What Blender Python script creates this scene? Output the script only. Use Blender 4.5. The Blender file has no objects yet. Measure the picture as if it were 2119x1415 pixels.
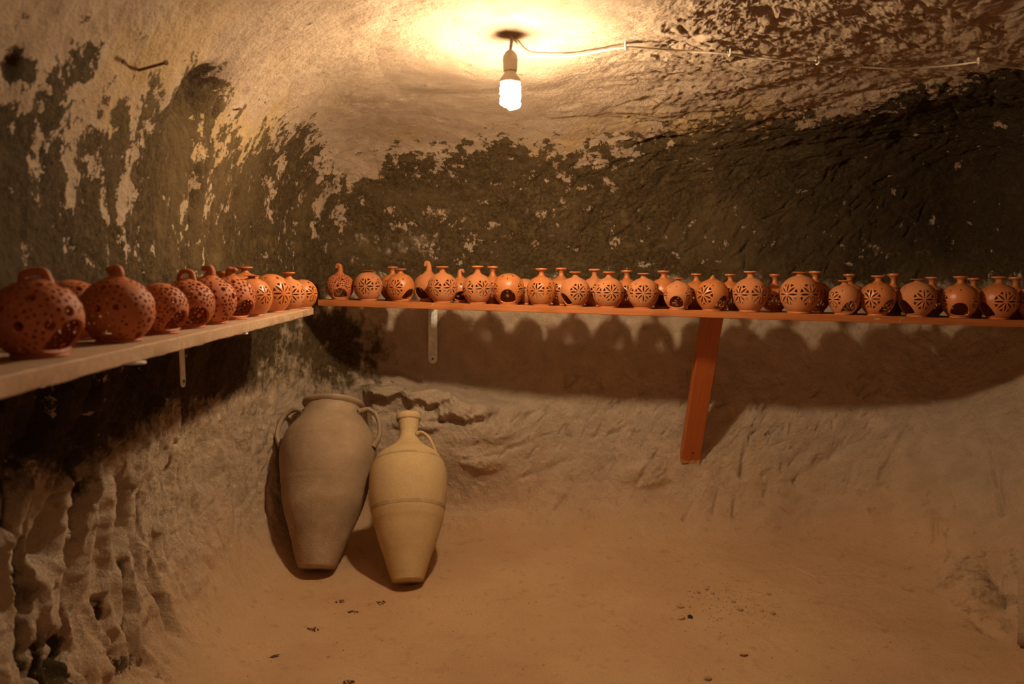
import bpy, math, random
import numpy as np
from mathutils import Vector, Matrix
from mathutils.bvhtree import BVHTree
from mathutils.geometry import delaunay_2d_cdt

PI = math.pi
sc = bpy.context.scene
COL = sc.collection

# ------------------------------------------------------------------ camera
F, CX, CY = 1500.0, 1059.5, 707.5
EYE = Vector((0.0, 0.0, 1.5))
PITCH = math.atan2(137.5, F)
cam = bpy.data.cameras.new('camera')
cam.sensor_width = 36.0
cam.lens = 36.0 * F / 2119.0
cam.clip_start = 0.02
cam.dof.use_dof = True
cam.dof.focus_distance = 3.85
cam.dof.aperture_fstop = 3.2
camo = bpy.data.objects.new('camera', cam)
camo.location = EYE
camo.rotation_euler = (PI / 2 - PITCH, 0, 0)
COL.objects.link(camo)
sc.camera = camo

def ray(px, py):
    x, y = (px - CX) / F, -(py - CY) / F
    cp, sp = math.cos(PITCH), math.sin(PITCH)
    return Vector((x, cp + y * sp, -sp + y * cp))

def at(px, py, Y):
    d = ray(px, py)
    return EYE + d * (Y / d.y)

def proj(p):
    q = Vector(p) - EYE
    cp, sp = math.cos(PITCH), math.sin(PITCH)
    dep = q.y * cp - q.z * sp
    up = q.y * sp + q.z * cp
    return CX + F * q.x / dep, CY - F * up / dep

# ------------------------------------------------------------------ world, light, exposure
w = bpy.data.worlds.new('world')
sc.world = w
w.use_nodes = True
w.node_tree.nodes['Background'].inputs[0].default_value = (0.9, 0.6, 0.4, 1)
w.node_tree.nodes['Background'].inputs[1].default_value = 0.0
vs = sc.view_settings
vs.view_transform = 'Standard'
vs.look = 'None'
vs.gamma = 1.0
vs.use_curve_mapping = False
vs.exposure = 0.0
LAMP_COLOR = (1.0, 0.785, 0.50)
LAMP_POWER = 980.0          # emission strength of the tubes
BULB = at(1056, 190, 2.8)
# added fill lamp behind the camera to lift the shadows, no source seen there
dl = bpy.data.lights.new('fill_light', 'AREA')
dl.shape = 'RECTANGLE'; dl.size = 0.9; dl.size_y = 1.7
dl.energy = 3.2
dl.color = (1.0, 0.62, 0.38)
dlo = bpy.data.objects.new('fill_light', dl)
dlo.location = (0.7, -0.35, 1.15)
dlo.rotation_euler = (PI / 2, 0, 0)
COL.objects.link(dlo)

# ------------------------------------------------------------------ numpy noise
_rng = np.random.RandomState(7)
_perm = _rng.permutation(256)
_perm = np.concatenate([_perm, _perm, _perm])
_grad = _rng.normal(size=(256, 3))
_grad /= np.linalg.norm(_grad, axis=1)[:, None]

def perlin(p):
    p = np.asarray(p, dtype=np.float64)
    i = np.floor(p).astype(np.int64)
    f = p - i
    i &= 255
    u = f * f * f * (f * (f * 6 - 15) + 10)
    res = 0
    for dx in (0, 1):
        wx = u[:, 0] if dx else 1 - u[:, 0]
        a = _perm[i[:, 0] + dx]
        for dy in (0, 1):
            wy = u[:, 1] if dy else 1 - u[:, 1]
            b = _perm[a + i[:, 1] + dy]
            for dz in (0, 1):
                wz = u[:, 2] if dz else 1 - u[:, 2]
                g = _grad[_perm[b + i[:, 2] + dz]]
                d = g[:, 0] * (f[:, 0] - dx) + g[:, 1] * (f[:, 1] - dy) + g[:, 2] * (f[:, 2] - dz)
                res = res + wx * wy * wz * d
    return res * 1.5

def fbm(p, scale, octaves=4, rough=0.5, off=0.0):
    p = np.asarray(p) * scale + off
    a, s, tot = 1.0, 0.0, 0.0
    for _ in range(octaves):
        s = s + a * perlin(p); tot += a
        p = p * 2.03 + 11.7; a *= rough
    return s / tot

def ridged(p, scale, octaves=4, rough=0.5, off=0.0):
    p = np.asarray(p) * scale + off
    a, s, tot = 1.0, 0.0, 0.0
    for _ in range(octaves):
        s = s + a * (1 - 2 * np.abs(perlin(p))); tot += a
        p = p * 2.03 + 5.3; a *= rough
    return s / tot

def sstep(a, b, x):
    t = np.clip((x - a) / (b - a), 0, 1)
    return t * t * (3 - 2 * t)

# ------------------------------------------------------------------ materials
def new_mat(name):
    m = bpy.data.materials.new(name)
    m.use_nodes = True
    nt = m.node_tree
    return m, nt, nt.nodes['Principled BSDF']

def node(nt, t, **kw):
    n = nt.nodes.new(t)
    for k, v in kw.items():
        if k in n.inputs: n.inputs[k].default_value = v
        else: setattr(n, k, v)
    return n

def math_n(nt, op, a, b=None, c=None, clamp=False):
    n = nt.nodes.new('ShaderNodeMath'); n.operation = op; n.use_clamp = clamp
    for i, v in enumerate((a, b, c)):
        if v is None: continue
        if hasattr(v, 'links'): nt.links.new(v, n.inputs[i])
        else: n.inputs[i].default_value = v
    return n.outputs[0]

def mix_c(nt, fac, a, b, blend='MIX'):
    n = nt.nodes.new('ShaderNodeMix'); n.data_type = 'RGBA'; n.blend_type = blend
    for s, v in ((n.inputs[0], fac), (n.inputs[6], a), (n.inputs[7], b)):
        if hasattr(v, 'links'): nt.links.new(v, s)
        elif isinstance(v, (int, float)): s.default_value = v
        else: s.default_value = (*v, 1)
    return n.outputs[2]

def ramp(nt, fac, lo, hi):
    n = nt.nodes.new('ShaderNodeMapRange'); n.interpolation_type = 'SMOOTHSTEP'
    nt.links.new(fac, n.inputs[0])
    n.inputs[1].default_value = lo; n.inputs[2].default_value = hi
    return n.outputs[0]

def noise_n(nt, vec, scale, detail=6, rough=0.55, mapping=None, dist=0.0):
    if mapping:
        mp = nt.nodes.new('ShaderNodeMapping')
        mp.inputs['Scale'].default_value = mapping
        nt.links.new(vec, mp.inputs['Vector']); vec = mp.outputs[0]
    n = node(nt, 'ShaderNodeTexNoise', Scale=scale, Detail=detail, Roughness=rough, Distortion=dist)
    nt.links.new(vec, n.inputs['Vector'])
    return n.outputs['Fac']

def mat_rock():
    m, nt, bs = new_mat('cave_rock')
    tc = nt.nodes.new('ShaderNodeTexCoord'); v = tc.outputs['Object']
    def attr(n):
        a = nt.nodes.new('ShaderNodeAttribute'); a.attribute_name = n
        return a.outputs['Fac']
    soot_shade, floor, ceil, pale, rough = attr('soot_shade'), attr('floor'), attr('ceiling'), attr('pale'), attr('roughness')
    fade = attr('fade')
    black = attr('black')
    n_big = noise_n(nt, v, 2.2, 4, 0.5)
    n_mid = noise_n(nt, v, 9.0, 8, 0.62, dist=0.1)
    n_fin = noise_n(nt, v, 60.0, 8, 0.7)
    n_str = noise_n(nt, v, 1.0, 7, 0.66, (46, 46, 15))
    n_blo = noise_n(nt, v, 13.0, 9, 0.70)
    n_gr = noise_n(nt, v, 260.0, 3, 0.7)
    # plastered stone: tan on the ceiling, grey brown low on the walls, red brown dust on the floor
    wall_c = mix_c(nt, ramp(nt, n_mid, 0.35, 0.7), (0.55, 0.41, 0.285), (0.67, 0.50, 0.36))
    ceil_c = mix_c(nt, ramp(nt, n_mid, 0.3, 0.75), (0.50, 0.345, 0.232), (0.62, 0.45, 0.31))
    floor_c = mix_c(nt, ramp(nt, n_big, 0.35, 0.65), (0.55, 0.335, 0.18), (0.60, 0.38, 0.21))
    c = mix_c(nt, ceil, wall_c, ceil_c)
    c = mix_c(nt, floor, c, floor_c)
    # yellow ochre bloom in the light parts near the stain
    och = ramp(nt, n_big, 0.5, 0.62)
    c = mix_c(nt, math_n(nt, 'MULTIPLY', och, math_n(nt, 'MULTIPLY', pale, 0.6)), c, (0.62, 0.40, 0.16))
    # dark specks in the rough ceiling
    sp = ramp(nt, n_fin, 0.60, 0.68)
    c = mix_c(nt, math_n(nt, 'MULTIPLY', sp, math_n(nt, 'MULTIPLY', rough, 0.75)), c, (0.10, 0.055, 0.028))
    c = mix_c(nt, math_n(nt, 'MULTIPLY', ramp(nt, n_blo, 0.55, 0.66), math_n(nt, 'MULTIPLY', rough, 0.6)), c, (0.16, 0.092, 0.045))
    # smoke stain with a ragged flaked edge, and patches of painted shade
    s = math_n(nt, 'ADD', soot_shade, math_n(nt, 'MULTIPLY', math_n(nt, 'SUBTRACT', n_mid, 0.5), 0.9))
    s = math_n(nt, 'ADD', s, math_n(nt, 'MULTIPLY', math_n(nt, 'SUBTRACT', n_str, 0.5), 0.4))
    s = math_n(nt, 'ADD', s, math_n(nt, 'MULTIPLY', math_n(nt, 'SUBTRACT', n_blo, 0.5), 2.7))
    s = math_n(nt, 'ADD', s, math_n(nt, 'MULTIPLY', math_n(nt, 'SUBTRACT', n_fin, 0.5), 0.6))
    sf = math_n(nt, 'MULTIPLY', ramp(nt, s, 0.47, 0.56), ramp(nt, math_n(nt, 'ADD', math_n(nt, 'ADD', fade, math_n(nt, 'MULTIPLY', math_n(nt, 'SUBTRACT', n_blo, 0.5), 1.5)), math_n(nt, 'MULTIPLY', math_n(nt, 'SUBTRACT', n_str, 0.5), 0.5)), 0.15, 0.75))
    soot_shade_c = mix_c(nt, ramp(nt, n_fin, 0.38, 0.66), (0.066, 0.040, 0.015), (0.135, 0.085, 0.034))
    soot_shade_c = mix_c(nt, ramp(nt, n_big, 0.46, 0.68), soot_shade_c, (0.145, 0.092, 0.040))
    soot_shade_c = mix_c(nt, math_n(nt, 'MULTIPLY', ramp(nt, n_blo, 0.52, 0.66), 0.7), soot_shade_c, (0.19, 0.125, 0.055))
    soot_shade_c = mix_c(nt, math_n(nt, 'MULTIPLY', ramp(nt, n_gr, 0.60, 0.70), 0.55), soot_shade_c, (0.30, 0.19, 0.08))
    soot_shade_c = mix_c(nt, math_n(nt, 'MULTIPLY', black, 0.62), soot_shade_c, (0.022, 0.013, 0.006))
    c = mix_c(nt, sf, c, soot_shade_c)
    c = mix_c(nt, math_n(nt, 'MULTIPLY', floor, math_n(nt, 'MULTIPLY', ramp(nt, n_blo, 0.54, 0.68), 0.35)), c, (0.30, 0.165, 0.08))
    c = mix_c(nt, math_n(nt, 'MULTIPLY', floor, math_n(nt, 'MULTIPLY', ramp(nt, n_fin, 0.66, 0.72), 0.5)), c, (0.22, 0.115, 0.055))
    gr = math_n(nt, 'MULTIPLY_ADD', n_gr, 0.9, 0.55)
    g = nt.nodes.new('ShaderNodeCombineColor')
    for i in range(3): nt.links.new(gr, g.inputs[i])
    c = mix_c(nt, 1.0, c, g.outputs[0], 'MULTIPLY')
    nt.links.new(c, bs.inputs['Base Color'])
    bs.inputs['Roughness'].default_value = 0.93
    bs.inputs['Specular IOR Level'].default_value = 0.2
    h = math_n(nt, 'MULTIPLY', n_fin, 0.012)
    h = math_n(nt, 'MULTIPLY', h, math_n(nt, 'MULTIPLY_ADD', rough, 0.8, math_n(nt, 'MULTIPLY_ADD', floor, -0.35, 0.6)))
    h = math_n(nt, 'ADD', h, math_n(nt, 'MULTIPLY', n_gr, 0.0024))
    h = math_n(nt, 'ADD', h, math_n(nt, 'MULTIPLY', n_blo, math_n(nt, 'MULTIPLY_ADD', floor, -0.022, 0.030)))
    h = math_n(nt, 'ADD', h, math_n(nt, 'MULTIPLY', sf, -0.002))
    b = node(nt, 'ShaderNodeBump', Strength=1.0, Distance=1.0)
    nt.links.new(h, b.inputs['Height'])
    nt.links.new(b.outputs[0], bs.inputs['Normal'])
    return m

def mat_clay(name, a, b, rough, scale=9.0, bump=0.0006, spec=0.5, speck=None):
    m, nt, bs = new_mat(name)
    tc = nt.nodes.new('ShaderNodeTexCoord'); v = tc.outputs['Object']
    oi = nt.nodes.new('ShaderNodeObjectInfo')
    n1 = noise_n(nt, v, scale, 5, 0.6)
    n2 = noise_n(nt, v, scale * 22, 3, 0.6)
    c = mix_c(nt, ramp(nt, n1, 0.32, 0.7), a, b)
    if speck:
        c = mix_c(nt, math_n(nt, 'MULTIPLY', ramp(nt, n1, 0.55, 0.75), 0.7), c, speck)
    k = math_n(nt, 'MULTIPLY_ADD', n2, 0.3, 0.85)
    g = nt.nodes.new('ShaderNodeCombineColor')
    for i in range(3): nt.links.new(k, g.inputs[i])
    c = mix_c(nt, 1.0, c, g.outputs[0], 'MULTIPLY')
    nt.links.new(c, bs.inputs['Base Color'])
    bs.inputs['Roughness'].default_value = rough
    bs.inputs['Specular IOR Level'].default_value = spec
    bp = node(nt, 'ShaderNodeBump', Strength=1.0, Distance=1.0)
    nt.links.new(math_n(nt, 'MULTIPLY', n2, bump), bp.inputs['Height'])
    nt.links.new(bp.outputs[0], bs.inputs['Normal'])
    return m

def mat_plain(name, col, rough=0.5, metal=0.0, bump=0.0, nscale=40, var=0.2):
    m, nt, bs = new_mat(name)
    tc = nt.nodes.new('ShaderNodeTexCoord')
    n = noise_n(nt, tc.outputs['Object'], nscale, 5, 0.6)
    c = mix_c(nt, ramp(nt, n, 0.35, 0.7), tuple(x * (1 - var) for x in col), tuple(min(1, x * (1 + var)) for x in col))
    nt.links.new(c, bs.inputs['Base Color'])
    bs.inputs['Roughness'].default_value = rough
    bs.inputs['Metallic'].default_value = metal
    if bump:
        b = node(nt, 'ShaderNodeBump', Strength=1.0, Distance=1.0)
        nt.links.new(math_n(nt, 'MULTIPLY', n, bump), b.inputs['Height'])
        nt.links.new(b.outputs[0], bs.inputs['Normal'])
    return m

def mat_wood(name, a, b, chip, axis, rough=0.45, chipamt=0.5):
    m, nt, bs = new_mat(name)
    tc = nt.nodes.new('ShaderNodeTexCoord'); v = tc.outputs['Object']
    sc3 = [55.0, 55.0, 55.0]; sc3[axis] = 3.0
    n1 = noise_n(nt, v, 1.0, 6, 0.6, tuple(sc3), 0.3)
    n2 = noise_n(nt, v, 14.0, 6, 0.65)
    c = mix_c(nt, ramp(nt, n1, 0.3, 0.72), a, b)
    c = mix_c(nt, math_n(nt, 'MULTIPLY', ramp(nt, n2, 0.66, 0.70), chipamt), c, chip)
    nt.links.new(c, bs.inputs['Base Color'])
    bs.inputs['Roughness'].default_value = rough
    bp = node(nt, 'ShaderNodeBump', Strength=1.0, Distance=1.0)
    nt.links.new(math_n(nt, 'MULTIPLY', n1, 0.0012), bp.inputs['Height'])
    nt.links.new(bp.outputs[0], bs.inputs['Normal'])
    return m

M_ROCK = mat_rock()
M_TERRA = mat_clay('terracotta_smooth', (0.50, 0.155, 0.042), (0.57, 0.19, 0.058), 0.36, spec=0.5)
M_TERRA2 = mat_clay('terracotta_dusty', (0.50, 0.175, 0.06), (0.56, 0.21, 0.08), 0.72, spec=0.3)
M_RED = mat_clay('terracotta_red', (0.46, 0.13, 0.043), (0.53, 0.16, 0.056), 0.6, bump=0.0012, spec=0.35)
M_JAR = mat_clay('grey_brown_clay', (0.29, 0.195, 0.118), (0.385, 0.262, 0.162), 0.88, 6.0, 0.0026, 0.2, (0.42, 0.32, 0.235))
M_JUG = mat_clay('buff_clay', (0.50, 0.34, 0.165), (0.56, 0.39, 0.20), 0.8, 4.0, 0.0008, 0.25)
M_BAND = mat_clay('dark_clay_band', (0.36, 0.245, 0.125), (0.50, 0.34, 0.175), 0.85, 18.0, 0.0008, 0.2)
M_SHELF = mat_wood('varnished_wood', (0.40, 0.115, 0.028), (0.50, 0.16, 0.042), (0.55, 0.30, 0.12), 0, 0.5, 0.25)
M_POST = mat_wood('orange_painted_wood', (0.38, 0.088, 0.016), (0.46, 0.115, 0.022), (0.56, 0.24, 0.07), 2, 0.42, 0.5)
M_PLANK = mat_wood('bare_dusty_wood', (0.40, 0.235, 0.135), (0.48, 0.30, 0.18), (0.55, 0.40, 0.26), 1, 0.75, 0.4)
M_WHITE = mat_plain('white_enamel', (0.90, 0.86, 0.80), 0.4, var=0.12)
M_CHIPPED = mat_plain('raw_wood_chip', (0.55, 0.30, 0.12), 0.8, bump=0.002)
M_SCREW = mat_plain('screw_steel', (0.75, 0.72, 0.66), 0.3, 0.6)
M_DARK = mat_plain('dark_iron', (0.03, 0.02, 0.015), 0.6)
M_RUST = mat_plain('rusty_iron', (0.13, 0.055, 0.025), 0.8, bump=0.0006)
M_CABLE = mat_plain('dusty_white_cable', (0.60, 0.47, 0.33), 0.6, var=0.1)
M_PLASTIC = mat_plain('ivory_plastic', (0.72, 0.62, 0.50), 0.45, var=0.05)
M_CRUMB = mat_plain('dark_red_crumb', (0.11, 0.028, 0.016), 0.8, var=0.4)
M_PEBBLE = mat_plain('tan_stone', (0.46, 0.28, 0.155), 0.95, bump=0.002, nscale=80)
M_COAL = mat_plain('black_stone', (0.025, 0.018, 0.013), 0.7)
M_CHIP = mat_plain('terracotta_chip', (0.30, 0.08, 0.03), 0.7)
M_LEAF = mat_plain('dry_brown_leaf', (0.10, 0.055, 0.03), 0.8)
M_TUBE, _nt, _bs = new_mat('lit_lamp_tube')
_bs.inputs['Base Color'].default_value = (0.9, 0.9, 0.88, 1)
_bs.inputs['Emission Color'].default_value = (*LAMP_COLOR, 1)
_bs.inputs['Emission Strength'].default_value = LAMP_POWER

# ------------------------------------------------------------------ object helpers
def link(name, me, mat, parent=None):
    o = bpy.data.objects.new(name, me)
    if mat is not None and len(me.materials) == 0: me.materials.append(mat)
    COL.objects.link(o)
    if parent is not None: o.parent = parent
    return o

def tag(o, label=None, cat=None, group=None, kind=None):
    if label: o['label'] = label
    if cat: o['category'] = cat
    if group: o['group'] = group
    if kind: o['kind'] = kind
    return o

def empty(name, loc=(0, 0, 0), rotz=0.0):
    o = bpy.data.objects.new(name, None)
    o.empty_display_size = 0.05
    o.location = loc
    o.rotation_euler = (0, 0, rotz)
    COL.objects.link(o)
    return o

def mesh_np(name, verts, faces, smooth=True, angle=None):
    me = bpy.data.meshes.new(name)
    me.from_pydata([tuple(v) for v in verts], [], [tuple(f) for f in faces])
    me.validate()
    if smooth:
        me.polygons.foreach_set('use_smooth', [True] * len(me.polygons))
        if angle: me.set_sharp_from_angle(angle=math.radians(angle))
    me.update()
    return me

class MB:
    """collects simple shapes into one mesh"""
    def __init__(self): self.v, self.f = [], []
    def add(self, vs, fs):
        n = len(self.v); self.v += [tuple(v) for v in vs]; self.f += [tuple(i + n for i in f) for f in fs]
        return self
    def lathe(self, prof, n=40, M=None, cap0=False, cap1=False):
        vs, fs = [], []
        for r, z in prof:
            for k in range(n):
                a = 2 * PI * k / n
                vs.append((r * math.cos(a), r * math.sin(a), z))
        for i in range(len(prof) - 1):
            for k in range(n):
                k2 = (k + 1) % n
                fs.append((i * n + k, i * n + k2, (i + 1) * n + k2, (i + 1) * n + k))
        if cap0: fs.append(tuple(range(n - 1, -1, -1)))
        if cap1: fs.append(tuple((len(prof) - 1) * n + k for k in range(n)))
        if M is not None: vs = [M @ Vector(v) for v in vs]
        return self.add(vs, fs)
    def tube(self, pts, rad, n=10, flat=1.0, side=None, cap=True):
        pts = [Vector(p) for p in pts]
        if not isinstance(rad, (list, tuple)): rad = [rad] * len(pts)
        vs, fs = [], []
        ref = Vector(side) if side is not None else None
        prev = None
        for i, p in enumerate(pts):
            t = (pts[min(i + 1, len(pts) - 1)] - pts[max(i - 1, 0)]).normalized()
            if ref is not None: a = (ref - t * ref.dot(t)).normalized()
            elif prev is None:
                a = t.orthogonal().normalized()
            else: a = (prev - t * prev.dot(t)).normalized()
            prev = a
            b = t.cross(a)
            for k in range(n):
                q = 2 * PI * k / n
                vs.append(p + a * math.cos(q) * rad[i] + b * math.sin(q) * rad[i] * flat)
        m = len(pts)
        for i in range(m - 1):
            for k in range(n):
                k2 = (k + 1) % n
                fs.append((i * n + k, i * n + k2, (i + 1) * n + k2, (i + 1) * n + k))
        if cap:
            fs.append(tuple(range(n - 1, -1, -1)))
            fs.append(tuple((m - 1) * n + k for k in range(n)))
        return self.add(vs, fs)
    def box(self, lo, hi, M=None):
        x0, y0, z0 = lo; x1, y1, z1 = hi
        vs = [(x0, y0, z0), (x1, y0, z0), (x1, y1, z0), (x0, y1, z0), (x0, y0, z1), (x1, y0, z1), (x1, y1, z1), (x0, y1, z1)]
        if M is not None: vs = [M @ Vector(v) for v in vs]
        return self.add(vs, [(0, 3, 2, 1), (4, 5, 6, 7), (0, 1, 5, 4), (1, 2, 6, 5), (2, 3, 7, 6), (3, 0, 4, 7)])
    def build(self, name, mat, parent=None, smooth=True, angle=35):
        return link(name, mesh_np(name, self.v, self.f, smooth, angle), mat, parent)

def spline(pts, n):
    """Catmull-Rom through pts, n samples per span"""
    P = [Vector(p) for p in pts]
    P = [P[0] * 2 - P[1]] + P + [P[-1] * 2 - P[-2]]
    out = []
    for i in range(1, len(P) - 2):
        for k in range(n):
            t = k / n
            a, b, c, d = P[i - 1], P[i], P[i + 1], P[i + 2]
            out.append(0.5 * ((2 * b) + (c - a) * t + (2 * a - 5 * b + 4 * c - d) * t * t + (3 * b - a - 3 * c + d) * t ** 3))
    out.append(P[-2])
    return out

# ------------------------------------------------------------------ the cave: one continuous hewn surface cut into floor, walls and ceiling
CEN = np.array([0.7, 1.9])
plan = np.array([(-0.80, -0.8), (-0.93, 0.6), (-1.00, 1.2), (-1.10, 2.2), (-1.22, 3.25), (-1.22, 3.95), (-1.03, 4.46),
                 (-0.5, 4.46), (0.2, 4.43), (1.2, 4.31), (2.1, 4.19), (2.60, 4.08), (2.80, 3.4), (2.8, 2.2), (2.6, -0.8), (1.0, -1.1)])
def chaikin(p, n):
    for _ in range(n):
        q = np.roll(p, -1, axis=0)
        p = np.stack([0.8 * p + 0.2 * q, 0.2 * p + 0.8 * q], 1).reshape(-1, 2)
    return p
cont = chaikin(plan, 3)
cont = np.vstack([cont, cont[:1]])
seg = np.linalg.norm(np.diff(cont, axis=0), axis=1)
arc = np.concatenate([[0], np.cumsum(seg)])
dens_s, dens = np.linspace(0, arc[-1], 4000), None
mid = np.stack([np.interp(dens_s, arc, cont[:, 0]), np.interp(dens_s, arc, cont[:, 1])], 1)
vis = ((mid[:, 0] < 0) & (mid[:, 1] > 1.2)) | (mid[:, 1] > 3.5)
dens = np.where(vis, 1 / 0.0078, 1 / 0.07)
cum = np.concatenate([[0], np.cumsum(dens[:-1] * np.diff(dens_s))])
NU = int(cum[-1])
run = np.interp(np.linspace(0, cum[-1], NU, endpoint=False), cum, dens_s)
Wx, Wy = np.interp(run, arc, cont[:, 0]), np.interp(run, arc, cont[:, 1])
s_left = arc[np.argmin(np.abs(cont[:, 0] + 1.19) + np.abs(cont[:, 1] - 3.45))]
s_right = arc[np.argmin(np.abs(cont[:, 0] - 2.35) + np.abs(cont[:, 1] - 4.13))]
s_rb = arc[np.argmin(np.abs(cont[:, 0] - 2.6) + np.abs(cont[:, 1] + 0.7))]
wl = 1 - sstep(s_left - 0.1, s_left + 0.75, run)
wr = sstep(s_right - 0.7, s_right + 0.4, run)
wb = 1 - wl - wr
P_left = np.array([(.30, 0), (.04, .06), (-.13, .27), (-.19, .50), (-.18, .70), (-.13, .90), (-.07, 1.15), (0, 1.4), (.02, 1.7), (.10, 1.97), (.26, 2.18), (.52, 2.32), (.9, 2.38)])
P_back = np.array([(.66, 0), (.36, .04), (.19, .20), (.10, .44), (.05, .66), (.0, .86), (-.01, 1.1), (0, 1.4), (.03, 1.78), (.10, 2.0), (.24, 2.17), (.48, 2.29), (.95, 2.375)])
P_right = np.array([(.95, 0), (.72, .07), (.56, .28), (.42, .5), (.26, .7), (.1, .88), (0, 1.12), (0, 1.4), (0, 1.8), (.04, 2.02), (.14, 2.17), (.36, 2.30), (.8, 2.375)])
cp = (wl[:, None, None] * P_left + wb[:, None, None] * P_back + wr[:, None, None] * P_right)
D = np.hypot(CEN[0] - Wx, CEN[1] - Wy)
first = np.stack([D * 0.985, 0 * D], 1)[:, None]
last = np.stack([D * 0.985, 0 * D + 2.41], 1)[:, None]
cp = np.concatenate([first, cp, last], 1)
counts = [180, 34, 30, 34, 30, 28, 34, 40, 50, 40, 34, 34, 58, 140]
vtag = []
rows = []
ext = np.concatenate([2 * cp[:, :1] - cp[:, 1:2], cp, 2 * cp[:, -1:] - cp[:, -2:-1]], 1)
for i, n in enumerate(counts):
    a, b, c, d = ext[:, i], ext[:, i + 1], ext[:, i + 2], ext[:, i + 3]
    if i in (0,): a = 2 * b - c; d = c + (c - b) * 0.15
    if i == 1: a = np.stack([2 * b[:, 0] - c[:, 0], b[:, 1]], 1)
    if i == 13: d = 2 * c - b; a = b - (c - b) * 0.2
    if i == 12: d = c + (c - b)
    for k in range(n):
        t = k / n
        if i in (0, 13): rows.append(b + (c - b) * t)
        else: rows.append(0.5 * (2 * b + (c - a) * t + (2 * a - 5 * b + 4 * c - d) * t * t + (3 * b - a - 3 * c + d) * t ** 3))
        vtag.append(i + t)
rows.append(cp[:, -1]); vtag.append(14.0)
prof = np.stack(rows, 1)                      # NU x NV x 2
vtag = np.array(vtag)
NV = prof.shape[1]
dirx, diry = (CEN[0] - Wx) / D, (CEN[1] - Wy) / D
BX = Wx[:, None] + dirx[:, None] * prof[:, :, 0]
BY = Wy[:, None] + diry[:, None] * prof[:, :, 0]
BZ = prof[:, :, 1].copy()
B = np.stack([BX, BY, BZ], -1)
def grid_normals(G):
    du = np.roll(G, -1, 0) - np.roll(G, 1, 0)
    dv = np.gradient(G, axis=1)
    n = np.cross(dv, du)
    n /= np.linalg.norm(n, axis=-1)[..., None] + 1e-12
    return n
NB = grid_normals(B)
if (NB[:, 30, 2]).mean() < 0: NB = -NB          # floor normals look up, so all look inward
V = B.reshape(-1, 3).copy(); NRM = NB.reshape(-1, 3)
VT = np.broadcast_to(vtag, (NU, NV)).reshape(-1)
RUN = np.broadcast_to(run[:, None], (NU, NV)).reshape(-1)
WL, WB, WR = (np.broadcast_to(q[:, None], (NU, NV)).reshape(-1) for q in (wl, wb, wr))
fl = 1 - sstep(1.2, 3.2, VT)
ce = sstep(10.2, 12.4, VT)
wall = (1 - fl) * (1 - ce)

def bvh_of(G, su, sv):
    g = G[::su, ::sv]; nu, nv = g.shape[:2]
    idx = np.arange(nu * nv).reshape(nu, nv)
    q = np.stack([idx, np.roll(idx, -1, 0)], -1)
    f = np.stack([q[:, :-1, 0], q[:, 1:, 0], q[:, 1:, 1], q[:, :-1, 1]], -1).reshape(-1, 4)
    return BVHTree.FromPolygons(g.reshape(-1, 3).tolist(), f.tolist())
BVH0 = bvh_of(B, 3, 3)
def hit0(px, py):
    d = ray(px, py).normalized()
    h = BVH0.ray_cast(EYE, d)
    return np.array(h[0]), np.array(h[1])

# --- relief
P3 = V
x, y, z = V.T
amp_rough = np.clip(0.55 * WL * (1 - sstep(1.3, 1.7, z)) + 0.15 + 0.9 * ce * sstep(0.2, 0.9, x) + 0.35 * wall * WR, 0, 1)
disp = 0.035 * fbm(P3, 1.7, 3, 0.5) * (1 - 0.75 * fl)
disp += 0.016 * fbm(P3, 6.5, 4, 0.55, 3.1) * (1 - 0.82 * fl) * (1 - 0.75 * ce * (1 - sstep(0.1, 0.7, x)))
disp += (0.0045 + 0.010 * amp_rough) * fbm(P3, 26, 3, 0.6, 9.7) * (1 - 0.75 * fl) * (1 - 0.7 * ce * (1 - sstep(0.1, 0.7, x)))
# coarse hewn courses on the right of the ceiling, running along the back wall
rc = sstep(9.2, 11.0, VT) * sstep(0.0, 0.8, x + 0.25 * fbm(P3, 3.0, 2, 0.5, 3.0))
pc = P3 * np.array([0.62, 1.25, 1.25]); pc[:, 1] += 0.25 * x
disp += rc * (0.042 * fbm(pc, 3.6, 4, 0.5, 31.0) + 0.006 * fbm(pc, 17.0, 3, 0.6, 47.0))
disp -= 0.11 * rc * np.clip(fbm(pc, 6.0, 4, 0.5, 5.0) - 0.16, 0, 1)
rt_ = ce * (1 - rc)
disp += rt_ * 0.004 * fbm(P3, 16, 4, 0.6, 91.0)
# fluted, pitted lower left wall
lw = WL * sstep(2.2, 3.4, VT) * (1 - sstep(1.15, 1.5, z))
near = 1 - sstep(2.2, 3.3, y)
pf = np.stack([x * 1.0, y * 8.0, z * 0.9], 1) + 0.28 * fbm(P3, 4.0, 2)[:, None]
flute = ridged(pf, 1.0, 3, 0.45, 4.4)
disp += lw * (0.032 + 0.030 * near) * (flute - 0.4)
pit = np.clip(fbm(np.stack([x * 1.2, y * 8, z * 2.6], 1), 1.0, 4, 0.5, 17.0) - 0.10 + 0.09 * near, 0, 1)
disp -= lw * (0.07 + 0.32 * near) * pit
# upper left wall: shallow vertical tool marks
lu = WL * sstep(1.35, 1.7, z) * (1 - ce)
disp += 0.006 * lu * sstep(2.2, 3.0, y) * ridged(np.stack([x, y * 14, z * 3.5], 1), 1.0, 3, 0.5, 8.0)
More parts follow.
